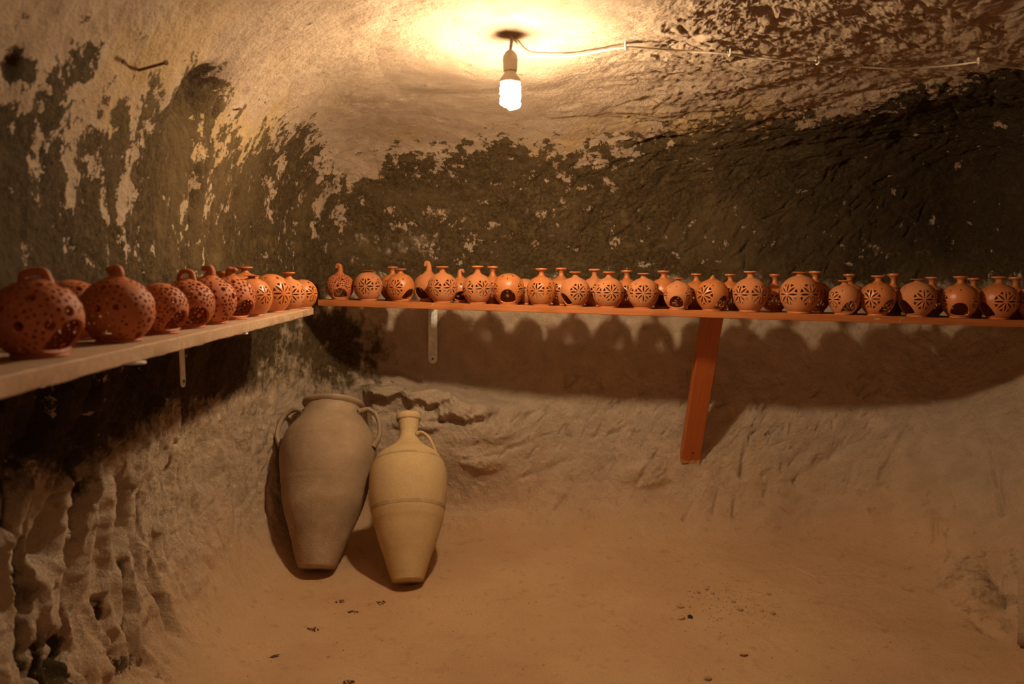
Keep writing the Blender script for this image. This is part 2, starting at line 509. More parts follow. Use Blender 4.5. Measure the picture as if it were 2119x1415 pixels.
# back wall above the shelf: slanting marks, drawn out from lower left to upper right
bu = WB * wall * sstep(1.3, 1.5, z)
q1 = (x * 0.75 + z * 0.66); q2 = (x * -0.66 + z * 0.75)
disp += 0.007 * bu * ridged(np.stack([q1 * 4, y * 4, q2 * 12], 1), 1.0, 4, 0.55, 14.0) + 0.024 * bu * fbm(P3, 7.0, 5, 0.6, 24.0)
disp += 0.03 * WR * wall * fbm(P3, 4.5, 5, 0.58, 64.0)
bl = (WB + WR) * wall * (1 - sstep(1.2, 1.4, z))
disp += 0.006 * bl * ridged(np.stack([q1 * 4, y * 4, q2 * 11], 1), 1.0, 4, 0.55, 24.0) + 0.010 * bl * fbm(P3, 11.0, 5, 0.62, 24.0)
floor_soft = fl * (0.007 * fbm(P3, 7, 5, 0.6, 71.0) + 0.002 * ridged(P3 * np.array([1, 2.2, 1]), 16, 3, 0.5, 12.0))
disp += floor_soft

def bump_at(c, r, h, p=2.0, flat=(1, 1, 1)):
    global disp
    d = ((V - c) / np.array(flat)) / r
    m = (np.abs(d) < 1.9).all(1)
    q = np.sqrt((d[m] ** 2).sum(1))
    if p > 2.5:
        q = np.clip(q + 0.55 * fbm(V[m], 9.0, 4, 0.55, c[0] * 7), 0, 3)
        disp[m] += h * np.exp(-q ** p * 1.2) * (1 + 0.5 * ridged(V[m], 13.0, 4, 0.6, 3.0))
    else:
        disp[m] += h * np.exp(-q ** p * 1.2)

def stroke(p0, p1, width, depth):
    """a chisel mark: sharp groove from p0 to p1, deepest at its end"""
    global disp
    lo, hi = np.minimum(p0, p1) - 3 * width, np.maximum(p0, p1) + 3 * width
    m = np.nonzero((V[:, 0] > lo[0]) & (V[:, 0] < hi[0]) & (V[:, 1] > lo[1]) & (V[:, 1] < hi[1]) & (V[:, 2] > lo[2]) & (V[:, 2] < hi[2]))[0]
    if len(m) == 0: return
    d = p1 - p0; L2 = (d * d).sum()
    t = ((V[m] - p0) @ d) / L2
    tc_ = np.clip(t, 0, 1)
    q = V[m] - (p0 + tc_[:, None] * d)
    r = np.sqrt((q * q).sum(1)) / width
    disp[m] -= depth * np.exp(-r * r * 1.5) * (0.35 + 0.65 * tc_)

def stroke_px(a, b, width=0.016, depth=0.018):
    stroke(hit0(*a)[0], hit0(*b)[0], width, depth)

for a, b, wd, dp in [((2085, 1150), (2080, 1235), .03, .05), ((2050, 1282), (2090, 1266), .03, .05), ((2003, 1197), (2042, 1190), .022, .03), ((2012, 1292), (2042, 1312), .025, .03), ((2062, 1170), (2070, 1220), .02, .03)]:
    stroke_px(a, b, wd, dp)
# marks that can be made out one by one low on the back wall
for a, b, wd, dp in [((1185, 1010), (1150, 1054), .018, .022), ((1130, 1070), (1112, 1085), .016, .016), ((1286, 1018), (1279, 1043), .014, .016),
                     ((1365, 930), (1318, 1000), .022, .022), ((1190, 940), (1140, 970), .026, .02), ((1106, 980), (1082, 990), .02, .02),
                     ((1100, 914), (1056, 930), .02, .02), ((1052, 940), (1010, 946), .018, .02), ((996, 948), (968, 953), .018, .02),
                     ((1128, 845), (1092, 862), .026, .03), ((1050, 838), (1034, 856), .02, .026), ((1012, 850), (975, 862), .024, .026),
                     ((1544, 920), (1536, 985), .018, .03), ((1524, 1020), (1518, 1066), .014, .022), ((1486, 1015), (1476, 1060), .012, .018),
                     ((1436, 1040), (1415, 1075), .014, .018), ((1880, 880), (1820, 990), .018, .018), ((1765, 960), (1755, 1000), .012, .016),
                     ((1768, 912), (1690, 960), .03, .028), ((2050, 890), (2074, 1060), .022, .032), ((1932, 1030), (1934, 1112), .016, .022),
                     ((1590, 1000), (1582, 1025), .012, .014), ((1300, 880), (1262, 900), .02, .02), ((1245, 895), (1230, 905), .018, .02),
                     ((1170, 900), (1180, 906), .018, .018), ((1390, 1080), (1310, 1110), .02, .012), ((990, 1105), (940, 1118), .024, .028),
                     ((1270, 1130), (1200, 1132), .012, .010), ((1066, 1128), (1010, 1128), .014, .012), ((2000, 1130), (2060, 1165), .02, .02)]:
    stroke_px(a, b, wd, dp)
# cracks in the dusty floor at the foot of the wall
for a, b, wd, dp in [((1580, 1181), (1640, 1172), .007, .010), ((1640, 1172), (1684, 1194), .007, .010), ((1703, 1190), (1755, 1188), .007, .010),
                     ((1500, 1160), (1540, 1154), .007, .010), ((1450, 1170), (1478, 1172), .007, .010),
                     ((1842, 1192), (1820, 1205), .007, .010), ((1236, 1196), (1226, 1204), .006, .006)]:
    stroke_px(a, b, wd, dp)
rs = np.random.RandomState(3)
def random_strokes(cond, n, ang, dang, length, width, depth):
    idx = np.nonzero(cond)[0]
    for i in rs.choice(idx, n):
        p, nn = V[i], NRM[i]
        up = np.array([0, 0, 1.0]) - nn * nn[2]
        if np.linalg.norm(up) < 0.35: up = np.array([0, 1.0, 0]) - nn * nn[1]
        up /= np.linalg.norm(up); rt = np.cross(up, nn) * -1
        rt = np.cross(nn, up)
        if rt[0] < 0 and abs(rt[0]) > 0.3: rt = -rt
        a = math.radians(ang + rs.normal() * dang)
        d = rt * math.cos(a) + up * math.sin(a)
        L = length * rs.uniform(0.5, 1.6); k = rs.uniform(0.6, 1.5)
        stroke(p + d * L / 2, p - d * L / 2, width * k, depth * rs.uniform(0.5, 1.4))
inview = (y > 1.4)
random_strokes(inview & (WB > .5) & (VT > 3.5) & (VT < 6.3) & (x > -.1), 170, 60, 20, .06, .0065, .013)
random_strokes(inview & (WB > .4) & (VT > 7.7) & (VT < 10.6) & (x > -.2), 260, 54, 18, .07, .0075, .013)
random_strokes(inview & (VT > 10.4) & (VT < 13.6) & (x > .55) & (y > 2.4), 340, 15, 16, .11, .0085, .014)
random_strokes(inview & (VT > 10.4) & (VT < 13.4) & (x > -.9) & (x < .35) & (y > 2.4), 60, 20, 25, .05, .008, .006)
random_strokes(inview & (WL > .6) & (VT > 7.5) & (VT < 10.5) & (y > 2.3), 120, 80, 12, .12, .011, .010)
random_strokes(inview & (WL > .6) & (VT > 3.0) & (VT < 7.0) & (y > 2.2), 110, 86, 8, .14, .013, .016)
# the rock ledges beside the jars
lb = sstep(-1.0, -.85, x) * (1 - sstep(-.35, .35, x)) * WB * (1 - fl)
zt_ = 0.80 - 0.10 * sstep(-.7, .2, x) + 0.05 * fbm(P3, 5.0, 4, 0.6, 61.0)
disp += 0.21 * lb * (1 - sstep(zt_ - .05, zt_ + .04, z)) * sstep(0.0, 0.5, z)
for px, py, r, h, fx in [(815, 805, .10, .15, (1.3, 1, .7)), (905, 822, .11, .12, (1.5, 1, .6)), (970, 852, .09, .09, (1.6, 1, .6)), (940, 1095, .10, .05, (1.4, 1, .6)), (1000, 960, .09, .035, (1.5, 1, .7)), (1330, 985, .10, .03, (1.5, 1, .7)),
                         (880, 870, .10, .04, (1.5, 1, .6)), (1010, 890, .10, .03, (1.6, 1, .8)), (730, 845, .09, .02, (1, 1, 1))]:
    bump_at(hit0(px, py)[0], r, h, 4.0, fx)
for a, b, wd, dp in [((775, 790), (772, 850), .020, .035), ((790, 862), (860, 848), .020, .025), ((858, 800), (885, 812), .022, .03),
                     ((860, 815), (905, 800), .02, .03), ((870, 810), (960, 866), .024, .03), ((960, 866), (905, 872), .02, .04), ((800, 770), (865, 790), .03, .03)]:
    stroke_px(a, b, wd, dp)
# deep holes in the left wall: one high up, and the socket in the ceiling curve
for px, py, r, h, fx in [(425, 215, .115, -.11, (1, 1.2, 1)), (405, 190, .05, -.06, (1, 1, 1)), (400, 400, .04, -.04, (1, 1, 1.6)), (440, 520, .06, -.035, (1, 1, 1)), (30, 130, .03, -.02, (1, .8, 1.4)),
                         (235, 590, .05, -.03, (1, 1, 1)), (240, 1080, .06, -.07, (1, .6, 1.6)), (100, 1120, .07, -.08, (1, .6, 1.3)), (140, 1200, .08, -.07, (1, .6, 1.5)),
                         (440, 960, .035, -.03, (1, .5, 2.6)), (275, 1180, .05, -.06, (1, .6, 1.6)), (230, 970, .06, -.05, (1, .8, 1.2)), (320, 960, .06, -.04, (1, .8, 1)),
                         (40, 1260, .09, -.08, (1, .5, 1.4)), (180, 1300, .08, -.07, (1, .5, 1.6))]:
    bump_at(hit0(px, py)[0], r, h, 2.0, fx)
# the bulging foot of the wall in the right corner
bump_at(hit0(2040, 1230)[0], .30, .10, 2.0, (.7, 1, 1.2))

disp = np.clip(disp, -.25, .30)
far = sstep(0.02, 0.3, VT) * (1 - sstep(13.7, 13.98, VT))
V = V + NRM * (disp * far)[:, None]
G = V.reshape(NU, NV, 3)
NG = grid_normals(G)
if NG[:, 30, 2].mean() < 0: NG = -NG
NG = NG.reshape(-1, 3)

# --- where the smoke stain, painted shade, the dust and the plaster are
edge = [(5, 170), (60, 165), (130, 160), (210, 150), (300, 170), (370, 200), (430, 260), (500, 275), (570, 280), (630, 262), (655, 330),
        (705, 372), (760, 340), (850, 308), (950, 300), (1050, 290), (1150, 300), (1250, 290), (1350, 262), (1450, 245), (1560, 230), (1680, 245), (1790, 222), (1900, 190), (2010, 165), (2115, 140)]
er, ez = [], []
for px, py in edge:
    p, _ = hit0(px, py)
    i = np.argmin(((B[:, ::4] - p) ** 2).sum(-1)); iu = i // B[:, ::4].shape[1]
    er.append(run[iu]); ez.append(i % B[:, ::4].shape[1])
er = np.array(er); ez = np.array(ez) * 4
o_ = np.argsort(er)
ev = np.interp(run, er[o_], ez[o_])
VI = np.broadcast_to(np.arange(NV), (NU, NV))
step = np.linalg.norm(np.diff(B, axis=1), axis=-1).cumsum(1)
step = np.concatenate([np.zeros((NU, 1)), step], 1)
edge_s = step[np.arange(NU), np.clip(np.round(ev).astype(int), 0, NV - 1)]
below = (edge_s[:, None] - step).reshape(-1)          # metres below the stain's upper edge
soot_shade = 0.5 + np.clip(below / 0.42, -0.9, 0.38)
fade = (1 - WL) * (sstep(1.27, 1.58, z + 0.12 * fbm(P3, 4.0, 3, 0.5, 88.0))) + WL * sstep(0.80, 1.15, z + 0.12 * fbm(P3, 3.0, 3, 0.5, 81.0))
fade = np.clip(fade, 0, 1)
soot_shade += 0.10 * fbm(P3, 3.0, 3, 0.5, 55.0)
soot_shade = np.where(VT < 4.0, -0.8, soot_shade)
soot_shade += 0.10 * WB * sstep(1.2, 2.0, x) * (below > 0.05)
def blot(px, py, r, val, flat=(1, 1, 1)):
    global soot_shade
    d = ((P3 - hit0(px, py)[0]) / np.array(flat)) / r
    m = (np.abs(d) < 2).all(1)
    soot_shade[m] += val * np.exp(-(d[m] ** 2).sum(1) * 1.3)
for a in [(425, 215, .15, 1.1), (25, 130, .04, .3), (185, 108, .05, .35), (620, 290, .10, .35), (765, 268, .08, .25), (1055, 82, .09, .0),
          (330, 200, .12, -.18), (180, 280, .16, -.35, (1, 1, 1.4)), (270, 370, .12, -.35, (1, .6, 1.6)), (250, 430, .06, -.35, (1, .5, 2.0)), (75, 370, .07, -.35, (1, .6, 1.6)), (140, 360, .08, -.3, (1, .6, 1.4)),
          (410, 330, .15, -.28, (1, .7, 1.4)), (375, 440, .06, -.5, (1, .6, 1.8)), (430, 380, .07, -.3, (1, .6, 1.8)), (470, 430, .12, -.3, (1, .7, 2)), (560, 400, .22, -.34, (1, .6, 1.8)), (600, 500, .14, -.3, (1, .6, 2)), (420, 520, .08, -.3, (1, .7, 1.6)), (500, 330, .1, -.25), (660, 420, .08, -.5, (1, 1, 2.5)),
          (700, 440, .07, -.35, (1, 1, 2)), (735, 350, .08, -.5), (775, 350, .10, -.35), (660, 560, .07, -.3, (1, 1, 2)), (890, 320, .12, -.25), (1170, 310, .20, -.22), (1290, 310, .10, -.35), (1400, 285, .16, -.25), (1220, 340, .12, -.2),
          (850, 500, .22, -.15, (1.6, 1, .6)), (1150, 420, .2, -.12), (1600, 235, .15, -.15), (1830, 235, .10, -.3), (280, 800, .3, .15), (560, 720, .2, -.2)]:
    blot(*a)
soot_shade = np.clip(soot_shade, -1, 1.6)
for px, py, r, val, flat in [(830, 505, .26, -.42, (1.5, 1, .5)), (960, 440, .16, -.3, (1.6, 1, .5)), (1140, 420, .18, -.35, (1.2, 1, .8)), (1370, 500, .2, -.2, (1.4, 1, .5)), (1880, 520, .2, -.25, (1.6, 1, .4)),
                             (650, 700, .34, .75, (1, 1, 1.0)), (720, 740, .26, .6, (1, 1, 1)), (480, 720, .3, .4, (1, 1, 1))]:  # corner below the shelves: shadow painted in on top of real soot
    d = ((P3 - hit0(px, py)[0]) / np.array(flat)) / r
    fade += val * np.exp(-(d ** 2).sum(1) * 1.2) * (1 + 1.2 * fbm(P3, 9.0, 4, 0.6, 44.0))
    if val > .3: soot_shade += 0.7 * np.exp(-(d ** 2).sum(1) * 1.2)
crev = np.clip(lw * pit * 5.0 * near, 0, .8)  # near pits darkened in colour too: their shade mixed with soot
fade = np.maximum(fade, crev); soot_shade = np.where(crev > .05, np.maximum(soot_shade, crev * 0.9), soot_shade)
fade = np.clip(fade, 0, 1)
flo = 1 - sstep(1.4, 4.6, VT + 0.9 * fbm(P3, 3.0, 3, 0.5, 21.0))
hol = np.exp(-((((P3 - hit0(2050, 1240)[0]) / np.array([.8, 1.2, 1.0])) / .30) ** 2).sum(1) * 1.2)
flo = np.clip(flo - .5 * hol, 0, 1); soot_shade = np.maximum(soot_shade, 1.1 * hol + 0.2 * (hol > .2)); fade = np.maximum(fade, 0.36 * hol)  # shade of the right hollow painted in, over greyer rock
cei = sstep(1.5, 1.9, z)
blk = np.clip(sstep(0.9, 2.2, x) * sstep(1.3, 1.7, z) + 0.7 * WL * (1 - sstep(1.25, 1.45, z)) + 0.5 * WL * (1 - sstep(1.4, 2.2, y)), 0, 1)  # blacker soot at right; left wall's under-shelf shade painted in
pale = np.clip(np.exp(-(below / .3) ** 2) * (1 - fl), 0, 1)
rgh = np.clip(0.25 * wall + ce * (0.28 + 0.55 * sstep(0.3, 1.8, x)) + 0.3 * WL * (y < 2.6) * wall, 0, 1)

FB = np.searchsorted(vtag, 2.0)
CB = np.searchsorted(vtag, 12.0)
VID = np.arange(NU * NV).reshape(NU, NV)
def cut(name, us, v0, v1):
    us = np.asarray(us)
    ids = VID[us][:, v0:v1 + 1]
    nu, nv = ids.shape
    me = bpy.data.meshes.new(name)
    loc = np.arange(nu * nv).reshape(nu, nv)
    f = np.stack([loc[:-1, :-1], loc[:-1, 1:], loc[1:, 1:], loc[1:, :-1]], -1).reshape(-1, 4)
    k = ids.reshape(-1)
    vv = V[k]
    n0 = np.cross(vv[f[:, 1]] - vv[f[:, 0]], vv[f[:, 3]] - vv[f[:, 0]])
    if (n0 * NG[k][f[:, 0]]).sum() < 0: f = f[:, ::-1]
    me.vertices.add(len(k)); me.vertices.foreach_set('co', vv.astype(np.float32).ravel())
    me.loops.add(f.size); me.loops.foreach_set('vertex_index', f.astype(np.int32).ravel())
    me.polygons.add(len(f))
    me.polygons.foreach_set('loop_start', np.arange(0, f.size, 4, dtype=np.int32))
    me.update(calc_edges=True)
    me.polygons.foreach_set('use_smooth', np.ones(len(f), bool))
    for an, arr in (('soot_shade', soot_shade), ('floor', flo), ('ceiling', cei), ('pale', pale), ('roughness', rgh), ('fade', fade), ('black', blk)):
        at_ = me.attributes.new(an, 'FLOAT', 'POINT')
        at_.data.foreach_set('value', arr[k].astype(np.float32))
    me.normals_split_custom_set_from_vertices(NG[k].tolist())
    o = link(name, me, M_ROCK)
    o['kind'] = 'structure'
    return o
iL = int(np.argmin(np.abs(run - (s_left + 0.95))))       # the left corner
iR = int(np.argmin(np.abs(run - (s_right + 0.36))))
iB = int(np.argmin(np.abs(run - s_rb)))
allu = list(range(NU)) + [0]
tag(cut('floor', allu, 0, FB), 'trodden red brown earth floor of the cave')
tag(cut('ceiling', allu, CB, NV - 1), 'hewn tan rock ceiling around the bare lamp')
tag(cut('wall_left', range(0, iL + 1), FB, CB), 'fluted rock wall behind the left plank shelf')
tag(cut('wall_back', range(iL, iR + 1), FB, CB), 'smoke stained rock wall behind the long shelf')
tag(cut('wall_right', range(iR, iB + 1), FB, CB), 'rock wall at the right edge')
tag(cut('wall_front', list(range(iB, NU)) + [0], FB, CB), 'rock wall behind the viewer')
BVH = bvh_of(G, 2, 2)
def hit(px, py):
    d = ray(px, py).normalized()
    h = BVH.ray_cast(EYE, d)
    return h[0], (h[1] if h[1].dot(d) < 0 else -h[1])
def wall_y(px_x, zz, y0=2.5):
    """distance of the back wall at a given x and z"""
    return BVH.ray_cast(Vector((px_x, y0, zz)), Vector((0, 1, 0)))[0].y

# smooth plastered end of a low bench in the right corner
def plaster_block():
    nx, nz = 14, 16
    mb = MB()
    p = at(2102, 1390, 2.72)
    import bmesh
    bm = bmesh.new()
    bmesh.ops.create_cube(bm, size=1.0)
    for v in bm.verts:
        v.co = Vector(((v.co.x + .5) * .8, (v.co.y + .5) * .9, (v.co.z + .5) * .74))
        if v.co.z > .3: v.co.x += -.035 if v.co.x < .4 else 0; v.co.y += .12 if v.co.y < .4 else 0
    bmesh.ops.bevel(bm, geom=bm.edges[:], offset=.06, segments=4, affect='EDGES')
    bmesh.ops.subdivide_edges(bm, edges=[e for e in bm.edges if e.calc_length() > .2], cuts=10, use_grid_fill=True)
    bmesh.ops.triangulate(bm, faces=[f for f in bm.faces if len(f.verts) > 4])
    me = bpy.data.meshes.new('trim_1')
    bm.to_mesh(me); bm.free()
    co = np.zeros(len(me.vertices) * 3, np.float32); me.vertices.foreach_get('co', co); co = co.reshape(-1, 3)
    co += 0.02 * np.stack([fbm(co, 3.0, 3, .5, k * 9.1) for k in range(3)], 1)
    me.vertices.foreach_set('co', co.ravel().astype(np.float32))
    me.polygons.foreach_set('use_smooth', np.ones(len(me.polygons), bool))
    for an, val in (('soot_shade', -1.0), ('floor', .35), ('ceiling', .3), ('pale', 0), ('roughness', 0)):
        at_ = me.attributes.new(an, 'FLOAT', 'POINT')
        at_.data.foreach_set('value', np.full(len(me.vertices), val, np.float32))
    o = link('trim_1', me, M_ROCK)
    o.location = (p.x, p.y, -0.03)
    o.rotation_euler = (0, 0, -.66)
    tag(o, 'smooth plastered bench end in the right corner', kind='structure')
plaster_block()

# ------------------------------------------------------------------ shelves
BS0 = at(658, 619.5, 3.95)          # front top edge of the long shelf, left and right ends
BS1 = at(2119, 662.5, 3.45)
bdir = (BS1 - BS0); BL = bdir.length; bdir.normalize()
binw = Vector((-bdir.y, bdir.x, 0)).normalized()     # towards the wall
if binw.y < 0: binw = -binw
bup = bdir.cross(binw).normalized()
if bup.z < 0: bup = -bup
def plank(name, mat, p0, d, inw, up, length, depth, thick, skew0=0.0, seed=1, chips=0):
    """a board with slightly worn edges, front top edge on p0..p0+d*length"""
    rnd = random.Random(seed)
    n = 90
    vs, fs = [], []
    ring = []
    b = .0025
    sec = [(0, -b), (b, 0), (depth - b, 0), (depth, -b), (depth, -thick + b), (depth - b, -thick), (b, -thick), (0, -thick + b)]
    for i in range(n + 1):
        t = i / n
        for (a, h) in sec:
            jit = rnd.uniform(-.0009, .0009)
            s = length * t + (skew0 * (a / depth) * (1 - t) if skew0 else 0)
            vs.append(Vector((s, a + jit, h + jit)))
    m = len(sec)
    for i in range(n):
        for k in range(m):
            k2 = (k + 1) % m
            fs.append((i * m + k, (i + 1) * m + k, (i + 1) * m + k2, i * m + k2))
    fs.append(tuple(range(m)))
    fs.append(tuple(n * m + k for k in range(m - 1, -1, -1)))
    me = mesh_np(name, vs, fs, True, 30)
    o = link(name, me, mat)
    M = Matrix((d, inw, up)).transposed().to_4x4()
    M.translation = p0
    o.matrix_world = M
    return o
SH_D = 0.262
sb = plank('wall_shelf', M_SHELF, BS0, bdir, binw, bup, BL + .16, SH_D, .0345, 0.055, 4)
tag(sb, 'long orange-brown varnished plank shelf across the back wall', 'shelf')
# the pale scratch across its front edge
LS_T = 0.031
def lx(dd): return -0.904 + 0.087 * (3.3 - dd)
LS1 = Vector((lx(3.3), 3.3, at(649, 636.6, 3.3).z))
LS0 = Vector((lx(0.45), 0.45, at(0, 774, .995).z))
LS0 = LS1 + (LS0 - LS1)
ldir = (LS0 - LS1); LL = ldir.length; ldir.normalize()
linw = Vector((ldir.y, -ldir.x, 0)).normalized()
if linw.x > 0: linw = -linw
lup = linw.cross(ldir).normalized()
if lup.z < 0: lup = -lup
# board frame: along ldir from the far end; keep it right handed
pl = plank('wall_shelf', M_PLANK, LS1, ldir, linw, lup, LL, .25, LS_T, -0.0, 9)
tag(pl, 'dusty bare wooden plank shelf running along the left wall', 'shelf')

def patch_on_edge(name, parent, mat, pxs):
    """thin chips of bare wood on the front edge of the long shelf"""
    inv = parent.matrix_world.inverted()
    for (px, py, wd, hg, sk) in pxs:
        mb = MB()
        d = ray(px, py)
        t = (BS0 - EYE).dot(binw) / d.dot(binw)
        p = inv @ (EYE + d * t)
        vs = []
        k = 7
        rr = random.Random(px)
        for yy in (-.0012, .001):
            for i in range(k):
                a = 2 * PI * i / k; q = rr.uniform(.75, 1.15)
                vs.append((p.x + (wd * math.cos(a) * q) + sk * hg * math.sin(a), yy, max(-.0335, min(-.001, p.z + hg * math.sin(a) * q))))
        fs = [tuple(range(k)), tuple(range(2 * k - 1, k - 1, -1))] + [(i, i + k, (i + 1) % k + k, (i + 1) % k) for i in range(k)]
        mb.add(vs, fs)
        mb.build(name, mat, parent, False)
patch_on_edge('bare_wood_chip', sb, M_CHIPPED, [(896, 629, .004, .012, .7), (1814, 660, .016, .006, .3), (1376, 641, .008, .005, 0), (1862, 664, .003, .010, .2), (1867, 658.5, .008, .003, 0), (1985, 671, .02, .0025, 0), (1950, 670, .014, .002, 0)])

# white angle brackets under the shelves
def bracket(name, foot, inw, along, up_len, arm_len, width, label, ridges=True, drop=0.0):
    """foot = top of the wall strip at the wall, under the shelf; inw points into the wall"""
    o = empty(name, foot)
    u = Vector((0, 0, 1))
    M = Matrix((along, inw, u)).transposed().to_4x4()
    o.matrix_world = Matrix.Translation(foot) @ M
    hw = width / 2
    # wall strip with a rounded foot
    pts = [(-hw, 0), (hw, 0)]
    n = 10
    for i in range(n + 1):
        a = -i / n * PI
        pts.append((hw * math.cos(a), -up_len + hw + hw * math.sin(a)))
    vs = [(px, -.004, pz) for px, pz in pts] + [(px, 0, pz) for px, pz in pts]
    k = len(pts)
    fs = [tuple(range(k)), tuple(range(2 * k - 1, k - 1, -1))] + [(i, i + k, (i + 1) % k + k, (i + 1) % k) for i in range(k)]
    st = MB().add(vs, fs).build('wall_strip', M_WHITE, o, False)
    if ridges:
        rb = MB()
        for xx in (-hw * .32, hw * .32):
            rb.tube([(xx, -.004, -.012), (xx, -.004, -up_len + hw * 1.5)],   .0055, 8)
        rb.build('rib', M_WHITE, o)
        sc_ = MB().lathe([(.0, 0), (.0045, .0), (.0055, -.002), (.009, -.0025), (.0095, 0)], 14, Matrix.Translation((hw * .6, -.0045, -.055)) @ Matrix.Rotation(PI / 2, 4, 'X'))
        sc_.build('screw', M_SCREW, o)
        MB().lathe([(0, .003), (.0035, .003), (.0035, 0)], 10, Matrix.Translation((-hw * .55, -.0042, -.066)) @ Matrix.Rotation(PI / 2, 4, 'X')).build('screw_hole', M_DARK, o)
    MB().lathe([(0, .0015), (.006, .0015), (.006, 0)], 12, Matrix.Translation((0, -.004, -up_len + hw * 1.05)) @ Matrix.Rotation(PI / 2, 4, 'X')).build('screw_hole', M_DARK, o)
    # arm under the board
    pts = [(-hw, 0), (hw, 0)]
    for i in range(n + 1):
        a = -i / n * PI
        pts.append((hw * math.cos(a), -arm_len + hw + hw * math.sin(a)))
    vs = [(px, py_, 0) for px, py_ in pts] + [(px, py_, -.004) for px, py_ in pts]
    MB().add(vs, fs).build('shelf_arm', M_WHITE, o, False)
    tag(o, label, 'bracket')
    return o
def under_long_shelf(px):
    d = ray(px, 640)
    t = (BS0 - EYE).dot(binw) / d.dot(binw)
    p = EYE + d * t
    s = (p - BS0).dot(bdir)
    return BS0 + bdir * s - bup * .0355
pb = under_long_shelf(896)
xw = pb.x * 1.055
strip_y = wall_y(pb.x * 1.13, 1.25) - .004
bracket('shelf_bracket', Vector((pb.x * strip_y / pb.y, strip_y, pb.z)), binw, bdir, at(897, 752, strip_y).z * -1 + pb.z, strip_y - pb.y - .08, .056,
        'white metal angle bracket with ribs and a screw under the long shelf')
for px, plen, arm, lab in [(371, None, .2, 'white metal bracket with a hole in its rounded foot under the left shelf'), (118, .02, .2, 'white bracket arm poking out under the near end of the left shelf')]:
    # on the left wall behind the plank
    k_ = (px - CX) / F
    dd = (0.904 + 0.087 * 0 - 0.087 * 3.3 + .20) / (-k_ - 0.087)
    zz = LS1.z + (LS0.z - LS1.z) * (3.3 - dd) / (3.3 - .45) - LS_T - .001
    foot = Vector((k_ * dd, dd, zz))
    if plen is None: plen = zz - at(371, 801, dd).z
    else:
        foot = Vector((lx(1.42) - .19, 1.42, LS1.z + (LS0.z - LS1.z) * (3.3 - 1.42) / 2.85 - LS_T - .001)); plen = .05
    bracket('shelf_bracket', foot, linw, -ldir, plen, arm, .034 if px == 371 else .04, lab, False)

# leaning painted post that props the long shelf
def post():
    top = under_long_shelf(1466) + binw * .19
    top.x *= top.y / (top.y - .19)
    h, n_ = hit(1428, 958)
    bot = Vector(h) + Vector((0, -.005, 0))
    o = empty('shelf_post', bot)
    ax = (top - bot); L = ax.length; ax.normalize()
    sd = Vector((1, 0, 0)); sd = (sd - ax * sd.dot(ax)).normalized()
    nb = ax.cross(sd)                 # away from the viewer or towards
    if nb.y < 0: nb = -nb
    o.matrix_world = Matrix.Translation(bot) @ Matrix((sd, sd.cross(ax) * -1 if (sd.cross(ax) * -1).y > 0 else sd.cross(ax), ax)).transposed().to_4x4()
    hw, th = .056, .05
    vs, fs = [], []
    N = 30
    rr = random.Random(5)
    sec = [(-hw + .004, 0), (hw - .004, 0), (hw, .004), (hw, th), (-hw, th), (-hw, .004)]
    for i in range(N + 1):
        s = L * i / N
        for (a, b) in sec:
            vs.append((a + rr.uniform(-.0008, .0008), b + rr.uniform(-.0006, .0006), s if i else s + .012 + rr.uniform(-.008, .006)))
    m = len(sec)
    for i in range(N):
        for k in range(m):
            k2 = (k + 1) % m
            fs.append((i * m + k, i * m + k2, (i + 1) * m + k2, (i + 1) * m + k))
    fs.append(tuple(range(m - 1, -1, -1))); fs.append(tuple(N * m + k for k in range(m)))
    MB().add(vs, fs).build('board', M_POST, o, True, 30)
    # splintered foot
    mb = MB()
    xx = -hw
    while xx < hw - .004:
        wdt = rr.uniform(.012, .022); e = min(hw, xx + wdt)
        dz = rr.uniform(-.006, .004)
        mb.box((xx + .001, -.0015 + rr.uniform(-.001, .001), dz), (e - .001, th * .9, .020 + rr.uniform(-.006, .008)))
        xx = e
    s_ = mb.build('splintered_end', M_CHIPPED, o, False)
    s_['label'] = 'bare splintered wood at the foot'
    MB().lathe([(0, .0), (.005, -.0005), (.006, .001)], 12, Matrix.Translation((.004, -.0006, .075)) @ Matrix.Rotation(PI / 2, 4, 'X')).build('nail_head', M_DARK, o)
    tag(o, 'leaning orange painted wooden post propping the long shelf against the wall', 'post')
post()

# ------------------------------------------------------------------ pots
def sph(lon0, lat0, ang, dist):
    """point at angular distance dist and bearing ang from (lon0, lat0)"""
    la = math.asin(max(-1, min(1, math.sin(lat0) * math.cos(dist) + math.cos(lat0) * math.sin(dist) * math.cos(ang))))
    lo = lon0 + math.atan2(math.sin(ang) * math.sin(dist) * math.cos(lat0), math.cos(dist) - math.sin(lat0) * math.sin(la))
    return lo, la

